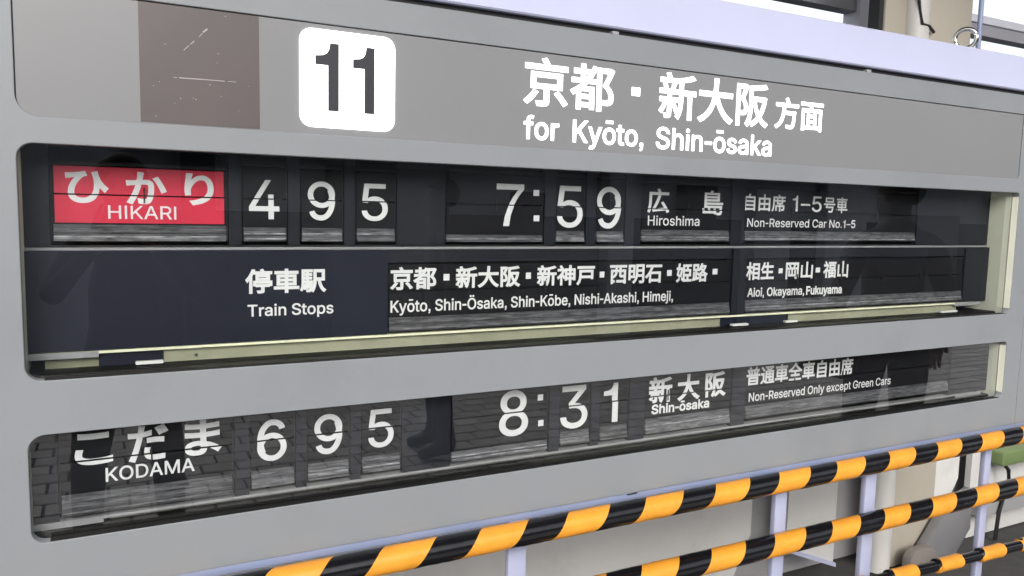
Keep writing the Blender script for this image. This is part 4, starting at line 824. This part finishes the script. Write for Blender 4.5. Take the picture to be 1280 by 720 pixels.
panel('blanking_panel', 3.3350, 3.5030, Y2 - 0.005, -0.3605, -0.1232, 'divider')
panel('flap_header', 0.7145, 1.9945, Y2 + 0.002, -0.1595, -0.1232, 'divider'); panel('flap_header', 2.0620, 3.3330, Y2 + 0.002, -0.1595, -0.1232, 'divider')
# second train
S3 = -0.6215
unit('black flap unit reading KODAMA', Y3, -0.100, 0.287, -0.5340, S3, -0.7000, -0.7500,
     [('K', 'こ', -0.069, 0.012, -0.633, -0.556, 0.0032), ('K', 'だ', 0.045, 0.135, -0.6395, -0.550, 0.0028), ('K', 'ま', 0.173, 0.259, -0.640, -0.547, 0.0028),
      ('L', 'KODAMA', -0.005, 0.195, -0.679, -0.6445, 0.0006)], hooks=(0.097,))
for s, x0, x1, t in (('6', 0.3310, 0.4440, (0.348, 0.424)), ('9', 0.4790, 0.5925, (0.498, 0.575)), ('5', 0.6290, 0.7420, (0.648, 0.722))):
    unit('train number flap showing %s, second train' % s, Y3, x0, x1, -0.5340, S3, -0.7000, -0.7450, [('L', s, t[0], t[1], -0.677, -0.569, 0.0012)])
unit('hour flap showing 8, second train', Y3, 0.900, 1.228, -0.5300, S3, -0.7200, -0.7500,
     [('L', '8', 1.057, 1.158, -0.6935, -0.5545, 0.0022), ('S', '', 1.192, 1.211, -0.593, -0.574, 0), ('S', '', 1.194, 1.213, -0.674, -0.655, 0)])
unit('minute flap showing 3, second train', Y3, 1.273, 1.384, -0.5300, S3, -0.7020, -0.7450, [('L', '3', 1.274, 1.376, -0.6935, -0.5565, 0.0016)])
unit('minute flap showing 1, second train', Y3, 1.424, 1.535, -0.5300, S3, -0.7020, -0.7450, [('L', '1', 1.440, 1.495, -0.691, -0.560, 0.0022)])
unit('destination flap reading Shin-osaka', Y3, 1.606, 1.984, -0.5340, S3, -0.6950, -0.7450,
     [('K', '新', 1.622, 1.721, -0.6445, -0.5555, 0.0028), ('K', '大', 1.744, 1.841, -0.6465, -0.5555, 0.0028), ('K', '阪', 1.868, 1.960, -0.646, -0.557, 0.0028),
      ('L', 'Shin-ōsaka', 1.634, 1.887, -0.682, -0.649, 0.0016)], hooks=(1.70,))
unit('remarks flap reading Non-Reserved Only except Green Cars', Y3, 2.058, 3.230, -0.5340, S3, -0.6950, -0.7400,
     [('K', '普通車全車自由席', 2.061, 2.624, -0.623, -0.552, 0.0018), ('L', 'Non-Reserved Only except Green Cars', 2.074, 2.853, -0.6800, -0.648, 0.0006)],
     hooks=(2.30, 2.56, 2.82))
YD = Y3 - 0.006
for x0, x1, nm in ((-0.168, -0.1045, 'blanking_panel'), (0.2915, 0.3270, 'divider'), (0.4480, 0.4750, 'divider'), (0.5965, 0.6250, 'divider'), (0.7460, 0.8960, 'blanking_panel'),
                   (1.2320, 1.2690, 'divider'), (1.3880, 1.4200, 'divider'), (1.5390, 1.6020, 'divider'), (1.9880, 2.0540, 'divider'), (3.2340, 3.5030, 'blanking_panel')):
    panel(nm, x0, x1, YD, -0.7600, -0.5200, 'divider')

# light rails under both displays
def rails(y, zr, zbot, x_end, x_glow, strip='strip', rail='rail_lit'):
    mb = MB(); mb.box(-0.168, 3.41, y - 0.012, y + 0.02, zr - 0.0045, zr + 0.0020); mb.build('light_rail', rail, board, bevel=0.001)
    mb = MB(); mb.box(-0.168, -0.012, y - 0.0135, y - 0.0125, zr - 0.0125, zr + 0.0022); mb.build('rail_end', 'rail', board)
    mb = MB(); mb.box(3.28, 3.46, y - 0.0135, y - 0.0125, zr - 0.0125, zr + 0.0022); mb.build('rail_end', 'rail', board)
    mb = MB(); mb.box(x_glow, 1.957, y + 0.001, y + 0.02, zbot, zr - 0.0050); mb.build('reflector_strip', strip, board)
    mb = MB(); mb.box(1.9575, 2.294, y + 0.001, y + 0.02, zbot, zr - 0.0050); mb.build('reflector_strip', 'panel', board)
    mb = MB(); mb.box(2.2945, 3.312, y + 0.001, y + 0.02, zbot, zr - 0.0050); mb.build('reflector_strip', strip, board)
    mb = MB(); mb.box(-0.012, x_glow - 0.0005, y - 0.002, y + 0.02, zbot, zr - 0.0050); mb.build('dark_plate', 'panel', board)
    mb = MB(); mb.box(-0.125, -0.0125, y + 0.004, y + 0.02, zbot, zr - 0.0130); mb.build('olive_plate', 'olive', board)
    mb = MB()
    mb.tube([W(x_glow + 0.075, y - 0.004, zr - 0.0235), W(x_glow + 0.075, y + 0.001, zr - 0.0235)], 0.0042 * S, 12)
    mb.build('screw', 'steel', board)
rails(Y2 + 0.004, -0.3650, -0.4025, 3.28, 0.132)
rails(Y3 + 0.004, -0.7630, -0.7755, 3.28, 0.001, 'strip_dim', 'rail')

# legs under the board
for x0, x1 in ((1.062, 1.124), (2.165, 2.223), (2.652, 2.716), (3.428, 3.475)):
    mb = MB(); mb.box(x0, x1, 0.006, 0.030, -2.1333, -0.935); mb.build('leg', 'post', board, bevel=0.004, smooth=40)
mb = MB(); mb.box(-0.30, -0.226, 0.006, 0.030, -2.1333, -0.935); mb.build('leg', 'post', board, bevel=0.004, smooth=40)

# ------------------------------------------------------------------ hazard bars strapped across the legs
def bar(label, pts, rad, dx=0.0, mat='hazard', kink=None):
    n = 300
    mb = MB()
    P_ = [Vector(W(*q)) for q in pts]
    path, rads = [], []
    for i in range(n + 1):
        t = i / n * (len(P_) - 1); k = min(int(t), len(P_) - 2); u = t - k
        q = P_[k].lerp(P_[k + 1], u)
        path.append(tuple(q))
        rads.append(rad * S * (kink(q.x / S) if kink else 1.0 + 0.010 * math.sin(i * 0.7) + 0.006 * math.sin(i * 1.9)))
    mb.tube(path, rads, 28)
    o = mb.build('hazard_bar', mat, None, smooth=50, origin=(dx * S, path[0][1], sum(q[2] for q in path) / len(path)))
    return tag(o, label, 'barrier bar', 'black and yellow barrier bars')
bar('highest black and yellow barrier bar, just below the board', [(-0.35, -0.035, -0.962), (3.95, -0.035, -0.950)], 0.0365, dx=0.020)
bar('middle black and yellow barrier bar across the pale legs', [(-0.35, -0.038, -1.183), (3.95, -0.038, -1.189)], 0.0390, dx=0.012)
def sleeve(x):
    f = ((x - 2.786) / 0.304) % 1.0
    return 1.0 + 0.05 * abs(f - 0.26) / 0.26 if f < 0.53 else 0.76
bar('lowest thin black and yellow bar at the bottom right', [(2.2, -0.024, -1.425), (2.79, -0.024, -1.450), (3.2, -0.024, -1.466), (3.95, -0.024, -1.490)], 0.029,
    dx=0.050, mat='hazard_thin', kink=sleeve)

# ------------------------------------------------------------------ behind the board
YB = 1.00
FZ = -2.1333
mb = MB(); mb.box(-2.0, 9.0, 1.22, 1.40, FZ, 0.55)
back = tag(mb.build('back_wall', 'grey_wall'), 'grey wall behind the legs of the board', 'wall')
# white wall panels
mb = MB(); mb.prism([(-1.2, -2.0), (2.92, -2.0), (3.062, -1.718), (3.062, -0.7), (-1.2, -0.7)], YB, YB + 0.04)
mb.build('panel', 'white_wall', back)
mb = MB(); mb.prism([(3.335, -1.84), (3.725, -2.00), (3.725, -0.7), (3.335, -0.7)], YB, YB + 0.04); mb.build('panel', 'white_wall', back)
mb = MB(); mb.prism([(3.30, -1.850), (3.727, -2.025), (3.727, -2.0005), (3.30, -1.8255)], YB - 0.02, YB + 0.05); mb.build('panel_trim', 'hood', back)
mb = MB(); mb.prism([(4.61, -1.80), (4.76, -1.80), (4.85, -1.66), (4.85, -0.7), (4.61, -0.7)], YB, YB + 0.04); mb.build('panel', 'white_wall', back)
mb = MB(); mb.box(5.10, 7.0, YB - 0.02, YB + 0.06, -1.96, -1.86); mb.build('wall_beam', 'grey_wall', back)
mb = MB(); mb.box(5.10, 7.0, YB + 0.07, YB + 0.11, -1.859, -0.7); mb.build('panel', 'white_wall', back)
mb = MB(); mb.box(5.10, 7.0, YB + 0.07, YB + 0.11, -2.1333, -1.961); mb.build('panel', 'white_wall', back)
# column with its downpipe
col = empty('column', W(4.30, YB + 0.1, FZ)); tag(col, 'beige column rising behind the right end of the board', 'column')
mb = MB(); mb.box(4.20, 4.60, YB - 0.02, YB + 0.30, FZ, 3.53); mb.build('shaft', 'tan', col, bevel=0.02, smooth=40)
mb = MB(); mb.tube([W(4.135, YB + 0.02, FZ), W(4.135, YB + 0.02, 3.53)], 0.075 * S, 24); mb.build('downpipe', 'pipe', col, smooth=50)
mb = MB(); mb.box(3.880, 4.060, YB + 0.02, YB + 0.12, 0.3, 3.53); mb.build('bracket_strip', 'tan', col, bevel=0.006, smooth=40)
mb = MB(); mb.box(3.842, 3.876, YB + 0.03, YB + 0.10, 0.3, 3.53); mb.build('edge_strip', 'cable', col)
mb = MB()
pts = [W(4.055, YB - 0.03, 1.75), W(4.050, YB - 0.03, 1.45), W(4.075, YB - 0.04, 1.20), W(4.10, YB - 0.05, 1.08), W(4.16, YB - 0.05, 1.075), W(4.22, YB - 0.04, 1.05)]
mb.tube(pts, 0.009 * S, 8); mb.build('cable', 'cable', col, smooth=60)
# diagonal brace and its rounded cover
br = empty('brace', W(4.40, YB - 0.3, FZ)); tag(br, 'grey diagonal steel brace leaning beside the beige column', 'brace')
mb = MB(); mb.prism([(4.30, -2.1333), (4.70, -2.1333), (4.86, -1.96), (4.86, -1.70), (4.62, -1.78)], YB - 0.10, YB - 0.04); mb.build('arm', 'brace', br, bevel=0.004, smooth=40)
mb = MB(); mb.prism(rrect(4.20, 4.44, -2.1333, -1.97, (0.001, 0.001, 0.07, 0.07)), YB - 0.16, YB - 0.105); mb.build('cover', 'brownish', br, bevel=0.012, smooth=40)
# clerestory framing above and behind the board
cl = empty('window_framing', W(3.5, 1.62, FZ)); tag(cl, 'grey steel window framing against the white sky above the board', 'framing')
mb = MB(); mb.box(-2, 4.345, 1.60, 1.70, 1.315, 1.60); mb.build('upper_beam', 'beam', cl)
mb = MB(); mb.box(4.346, 4.537, 1.57, 1.70, 0.551, 1.70); mb.build('mullion', 'mullion', cl)
mb = MB(); mb.box(4.538, 4.60, 1.60, 1.70, 0.551, 1.70); mb.build('mullion', 'beam', cl)
mb = MB(); mb.box(4.605, 9.0, 1.58, 1.70, 1.400, 1.450); mb.build('transom', 'mullion', cl)
mb = MB(); mb.box(4.605, 9.0, 1.60, 1.70, 1.320, 1.3995); mb.build('transom', 'beam', cl)
rod = MB().tube([W(3.335, 0.13, 0.694), W(3.335, 0.13, 1.5)], 0.010 * S, 12).build('hanging_rod', 'lip', board, smooth=50)
# green box and cable at the far right
gb = MB(); gb.prism(rrect(5.22, 5.9, -1.62, -1.52, 0.02), YB - 0.06, YB + 0.068)
tag(gb.build('green_box', 'green', None, bevel=0.01, smooth=40), 'small green casing on the wall at the right edge', 'casing')
mb = MB()
mb.tube([W(5.28, YB - 0.02, -1.60), W(5.33, YB - 0.04, -1.66), W(5.345, YB - 0.04, -1.74), W(5.31, YB - 0.035, -1.83), W(5.27, YB - 0.035, -1.95), W(5.25, YB - 0.035, -2.1333)], 0.013 * S, 8)
tag(mb.build('hanging_cable', 'cable', None, smooth=60), 'black cable hanging below the green casing', 'cable')

# ------------------------------------------------------------------ people mirrored in the glass
def person(name, label, loc, rot, pose, hooded=False):
    """one continuous skinned body; joints in metres, facing +Y"""
    J = {'pelvis': (0, 0, 0.95, 0.145), 'waist': (0, 0, 1.08, 0.135), 'chest': (0, 0.01, 1.28, 0.155), 'neckbase': (0, 0, 1.45, 0.075),
         'neck': (0, 0.012, 1.51, 0.055), 'jaw': (0, 0.035, 1.575, 0.072), 'skull': (0, 0.015, 1.66, 0.095), 'crown': (0, 0.0, 1.72, 0.07)}
    E = [('pelvis', 'waist'), ('waist', 'chest'), ('chest', 'neckbase'), ('neckbase', 'neck'), ('neck', 'jaw'), ('jaw', 'skull'), ('skull', 'crown')]
    J['nose'] = (0, 0.125, 1.625, 0.013); E.append(('skull', 'nose'))
    for s, n in ((-1, 'l'), (1, 'r')):
        pz = pose[n]
        J['sh' + n] = (0.165 * s, 0, 1.40, 0.068); E.append(('neckbase', 'sh' + n))
        J['el' + n] = (*pz['el'], 0.046); J['wr' + n] = (*pz['wr'], 0.030); J['pa' + n] = (*pz['pa'], 0.034)
        E += [('sh' + n, 'el' + n), ('el' + n, 'wr' + n), ('wr' + n, 'pa' + n)]
        J['hip' + n] = (0.095 * s, 0, 0.90, 0.105); J['kn' + n] = (*pz['kn'], 0.072); J['an' + n] = (*pz['an'], 0.052)
        hx, hy, hz = pz['an']
        J['ball' + n] = (hx + 0.02 * s, hy + 0.12, 0.045, 0.045); J['toe' + n] = (hx + 0.025 * s, hy + 0.20, 0.035, 0.033)
        J['heel' + n] = (hx, hy - 0.05, 0.040, 0.038)
        E += [('pelvis', 'hip' + n), ('hip' + n, 'kn' + n), ('kn' + n, 'an' + n), ('an' + n, 'ball' + n), ('ball' + n, 'toe' + n), ('an' + n, 'heel' + n)]
        # fingers
        w, a = Vector(pz['wr']), Vector(pz['pa']); d = (a - w).normalized()
        side = d.cross(Vector((0, 1, 0))); side = side.normalized() if side.length > 0.1 else Vector((1, 0, 0))
        curl = d.cross(side).normalized()
        for k, (o_, ln) in enumerate(((-0.030, 0.068), (-0.010, 0.080), (0.010, 0.074), (0.030, 0.058))):
            b = a + side * o_ + d * 0.02; t1 = b + d * ln * 0.55 + curl * 0.008; t2 = t1 + d * ln * 0.40 + curl * 0.022
            J['f%d%s' % (k, n)] = (*t1, 0.009); J['g%d%s' % (k, n)] = (*t2, 0.008); J['b%d%s' % (k, n)] = (*b, 0.011)
            E += [('pa' + n, 'b%d%s' % (k, n)), ('b%d%s' % (k, n), 'f%d%s' % (k, n)), ('f%d%s' % (k, n), 'g%d%s' % (k, n))]
        t1 = w.lerp(a, 0.5) + side * 0.040 * s; t2 = t1 + d * 0.045 + side * 0.018 * s
        J['t' + n] = (*t1, 0.012); J['u' + n] = (*t2, 0.010); E += [('wr' + n, 't' + n), ('t' + n, 'u' + n)]
    names = list(J); ix = {k: i for i, k in enumerate(names)}
    me = bpy.data.meshes.new(name)
    me.from_pydata([J[k][:3] for k in names], [(ix[a], ix[b]) for a, b in E], [])
    o = bpy.data.objects.new(name, me); COL.objects.link(o)
    sk = o.modifiers.new('skin', 'SKIN'); sk.use_smooth_shade = True
    if not me.skin_vertices: me.skin_vertices.new()
    for i, k in enumerate(names):
        sv = me.skin_vertices[0].data[i]; r_ = J[k][3]
        flat = 0.72 if k in ('pelvis', 'waist', 'chest') else 1.0
        sv.radius = (r_, r_ * flat); sv.use_root = (k == 'pelvis')
    sub = o.modifiers.new('sub', 'SUBSURF'); sub.levels = 2; sub.render_levels = 2
    dg = bpy.context.evaluated_depsgraph_get()
    body = bpy.data.meshes.new_from_object(o.evaluated_get(dg))
    o.modifiers.clear(); o.data = body; bpy.data.meshes.remove(me)
    body.materials.clear()
    for m_ in ('jacket', 'trouser', 'shoe', 'skin'): body.materials.append(M[m_])
    wl, wr = Vector(pose['l']['wr']), Vector(pose['r']['wr'])
    for f in body.polygons:
        c = f.center
        mi = 0
        if c.z > 1.50 and abs(c.x) < 0.12 and c.y < 0.16: mi = 3
        elif c.z < 0.105: mi = 2
        elif c.z < 0.90 and abs(c.x) < 0.22: mi = 1
        if min((c - wl).length, (c - wr).length) < 0.19 and mi != 3:
            for w, e, a in ((wl, Vector(pose['l']['el']), Vector(pose['l']['pa'])), (wr, Vector(pose['r']['el']), Vector(pose['r']['pa']))):
                if (c - w).dot((a - e).normalized()) > 0.0 and (c - w).length < 0.2: mi = 3
        if hooded and c.z > 1.45 and abs(c.x) < 0.14: mi = 0
        f.material_index = mi
    body.shade_smooth()
    body.name = name
    # hair
    bm = bmesh.new(); bmesh.ops.create_uvsphere(bm, u_segments=20, v_segments=14, radius=1)
    for v in list(bm.verts):
        x, y_, z = v.co
        v.co = Vector((x * 0.100, y_ * 0.112 - 0.008, z * 0.105 + 1.685))
    bmesh.ops.delete(bm, geom=[v for v in bm.verts if v.co.z < 1.665 + 0.9 * (v.co.y - 0.02) or v.co.z < 1.59], context='VERTS')
    hm = bpy.data.meshes.new('hair'); bm.to_mesh(hm); bm.free(); hm.materials.append(M['hair']); hm.shade_smooth()
    h = bpy.data.objects.new('hair', hm); COL.objects.link(h); h.parent = o
    sol = h.modifiers.new('thick', 'SOLIDIFY'); sol.thickness = 0.012
    # eyes
    for s in (-1, 1):
        bm = bmesh.new(); bmesh.ops.create_uvsphere(bm, u_segments=10, v_segments=8, radius=0.012)
        em = bpy.data.meshes.new('eye'); bm.to_mesh(em); bm.free(); em.materials.append(M['shoe'])
        e_ = bpy.data.objects.new('eye', em); COL.objects.link(e_); e_.location = (0.033 * s, 0.098, 1.655); e_.parent = o
    o.location = loc; o.rotation_euler = (0, 0, rot)
    tag(o, label, 'person')
    return o
stand = {'l': {'el': (-0.24, -0.01, 1.14), 'wr': (-0.26, 0.06, 0.90), 'pa': (-0.26, 0.085, 0.83), 'kn': (-0.11, 0.02, 0.50), 'an': (-0.12, -0.02, 0.085)},
         'r': {'el': (0.24, -0.01, 1.14), 'wr': (0.26, 0.06, 0.90), 'pa': (0.26, 0.085, 0.83), 'kn': (0.11, 0.02, 0.50), 'an': (0.12, -0.02, 0.085)}}
shoot = {'l': {'el': (-0.26, 0.16, 1.22), 'wr': (-0.10, 0.36, 1.44), 'pa': (-0.075, 0.385, 1.50), 'kn': (-0.15, 0.02, 0.50), 'an': (-0.165, -0.02, 0.085)},
         'r': {'el': (0.26, 0.16, 1.22), 'wr': (0.10, 0.36, 1.44), 'pa': (0.075, 0.385, 1.50), 'kn': (0.15, 0.02, 0.50), 'an': (0.165, -0.02, 0.085)}}
person('person', 'photographer in dark jacket mirrored at the left of the glass', (0.08, -2.02, 0), 0.0, shoot)
person('person', 'standing person in dark hooded coat mirrored left of the hour digits', (1.93, -3.12, 0), R(96), stand, True)
person('person', 'person in dark coat with shoulder bag mirrored at the right of the glass', (3.76, -1.22, 0), R(205), stand, True).scale = (1.22, 1.15, 1.04)
bm_ = MB()
metres_box(bm_, 3.44, 3.58, -1.55, -1.25, 0.74, 1.10)
tag(bm_.build('shoulder_bag', 'bag', None, bevel=0.03, smooth=40), 'black shoulder bag hanging at the side of the dark-coated person', 'bag')

bm_ = MB(); metres_box(bm_, 0.01, 0.15, -1.70, -1.63, 1.47, 1.57)
pc = bm_.build('compact_camera', 'bag', None, bevel=0.01, smooth=40); tag(pc, 'small black camera held by the mirrored photographer', 'camera')
bm_ = MB(); bm_.tube([(0.08, -1.63, 1.52), (0.08, -1.60, 1.52)], 0.028, 20); bm_.build('lens', 'shoe', pc, smooth=40)
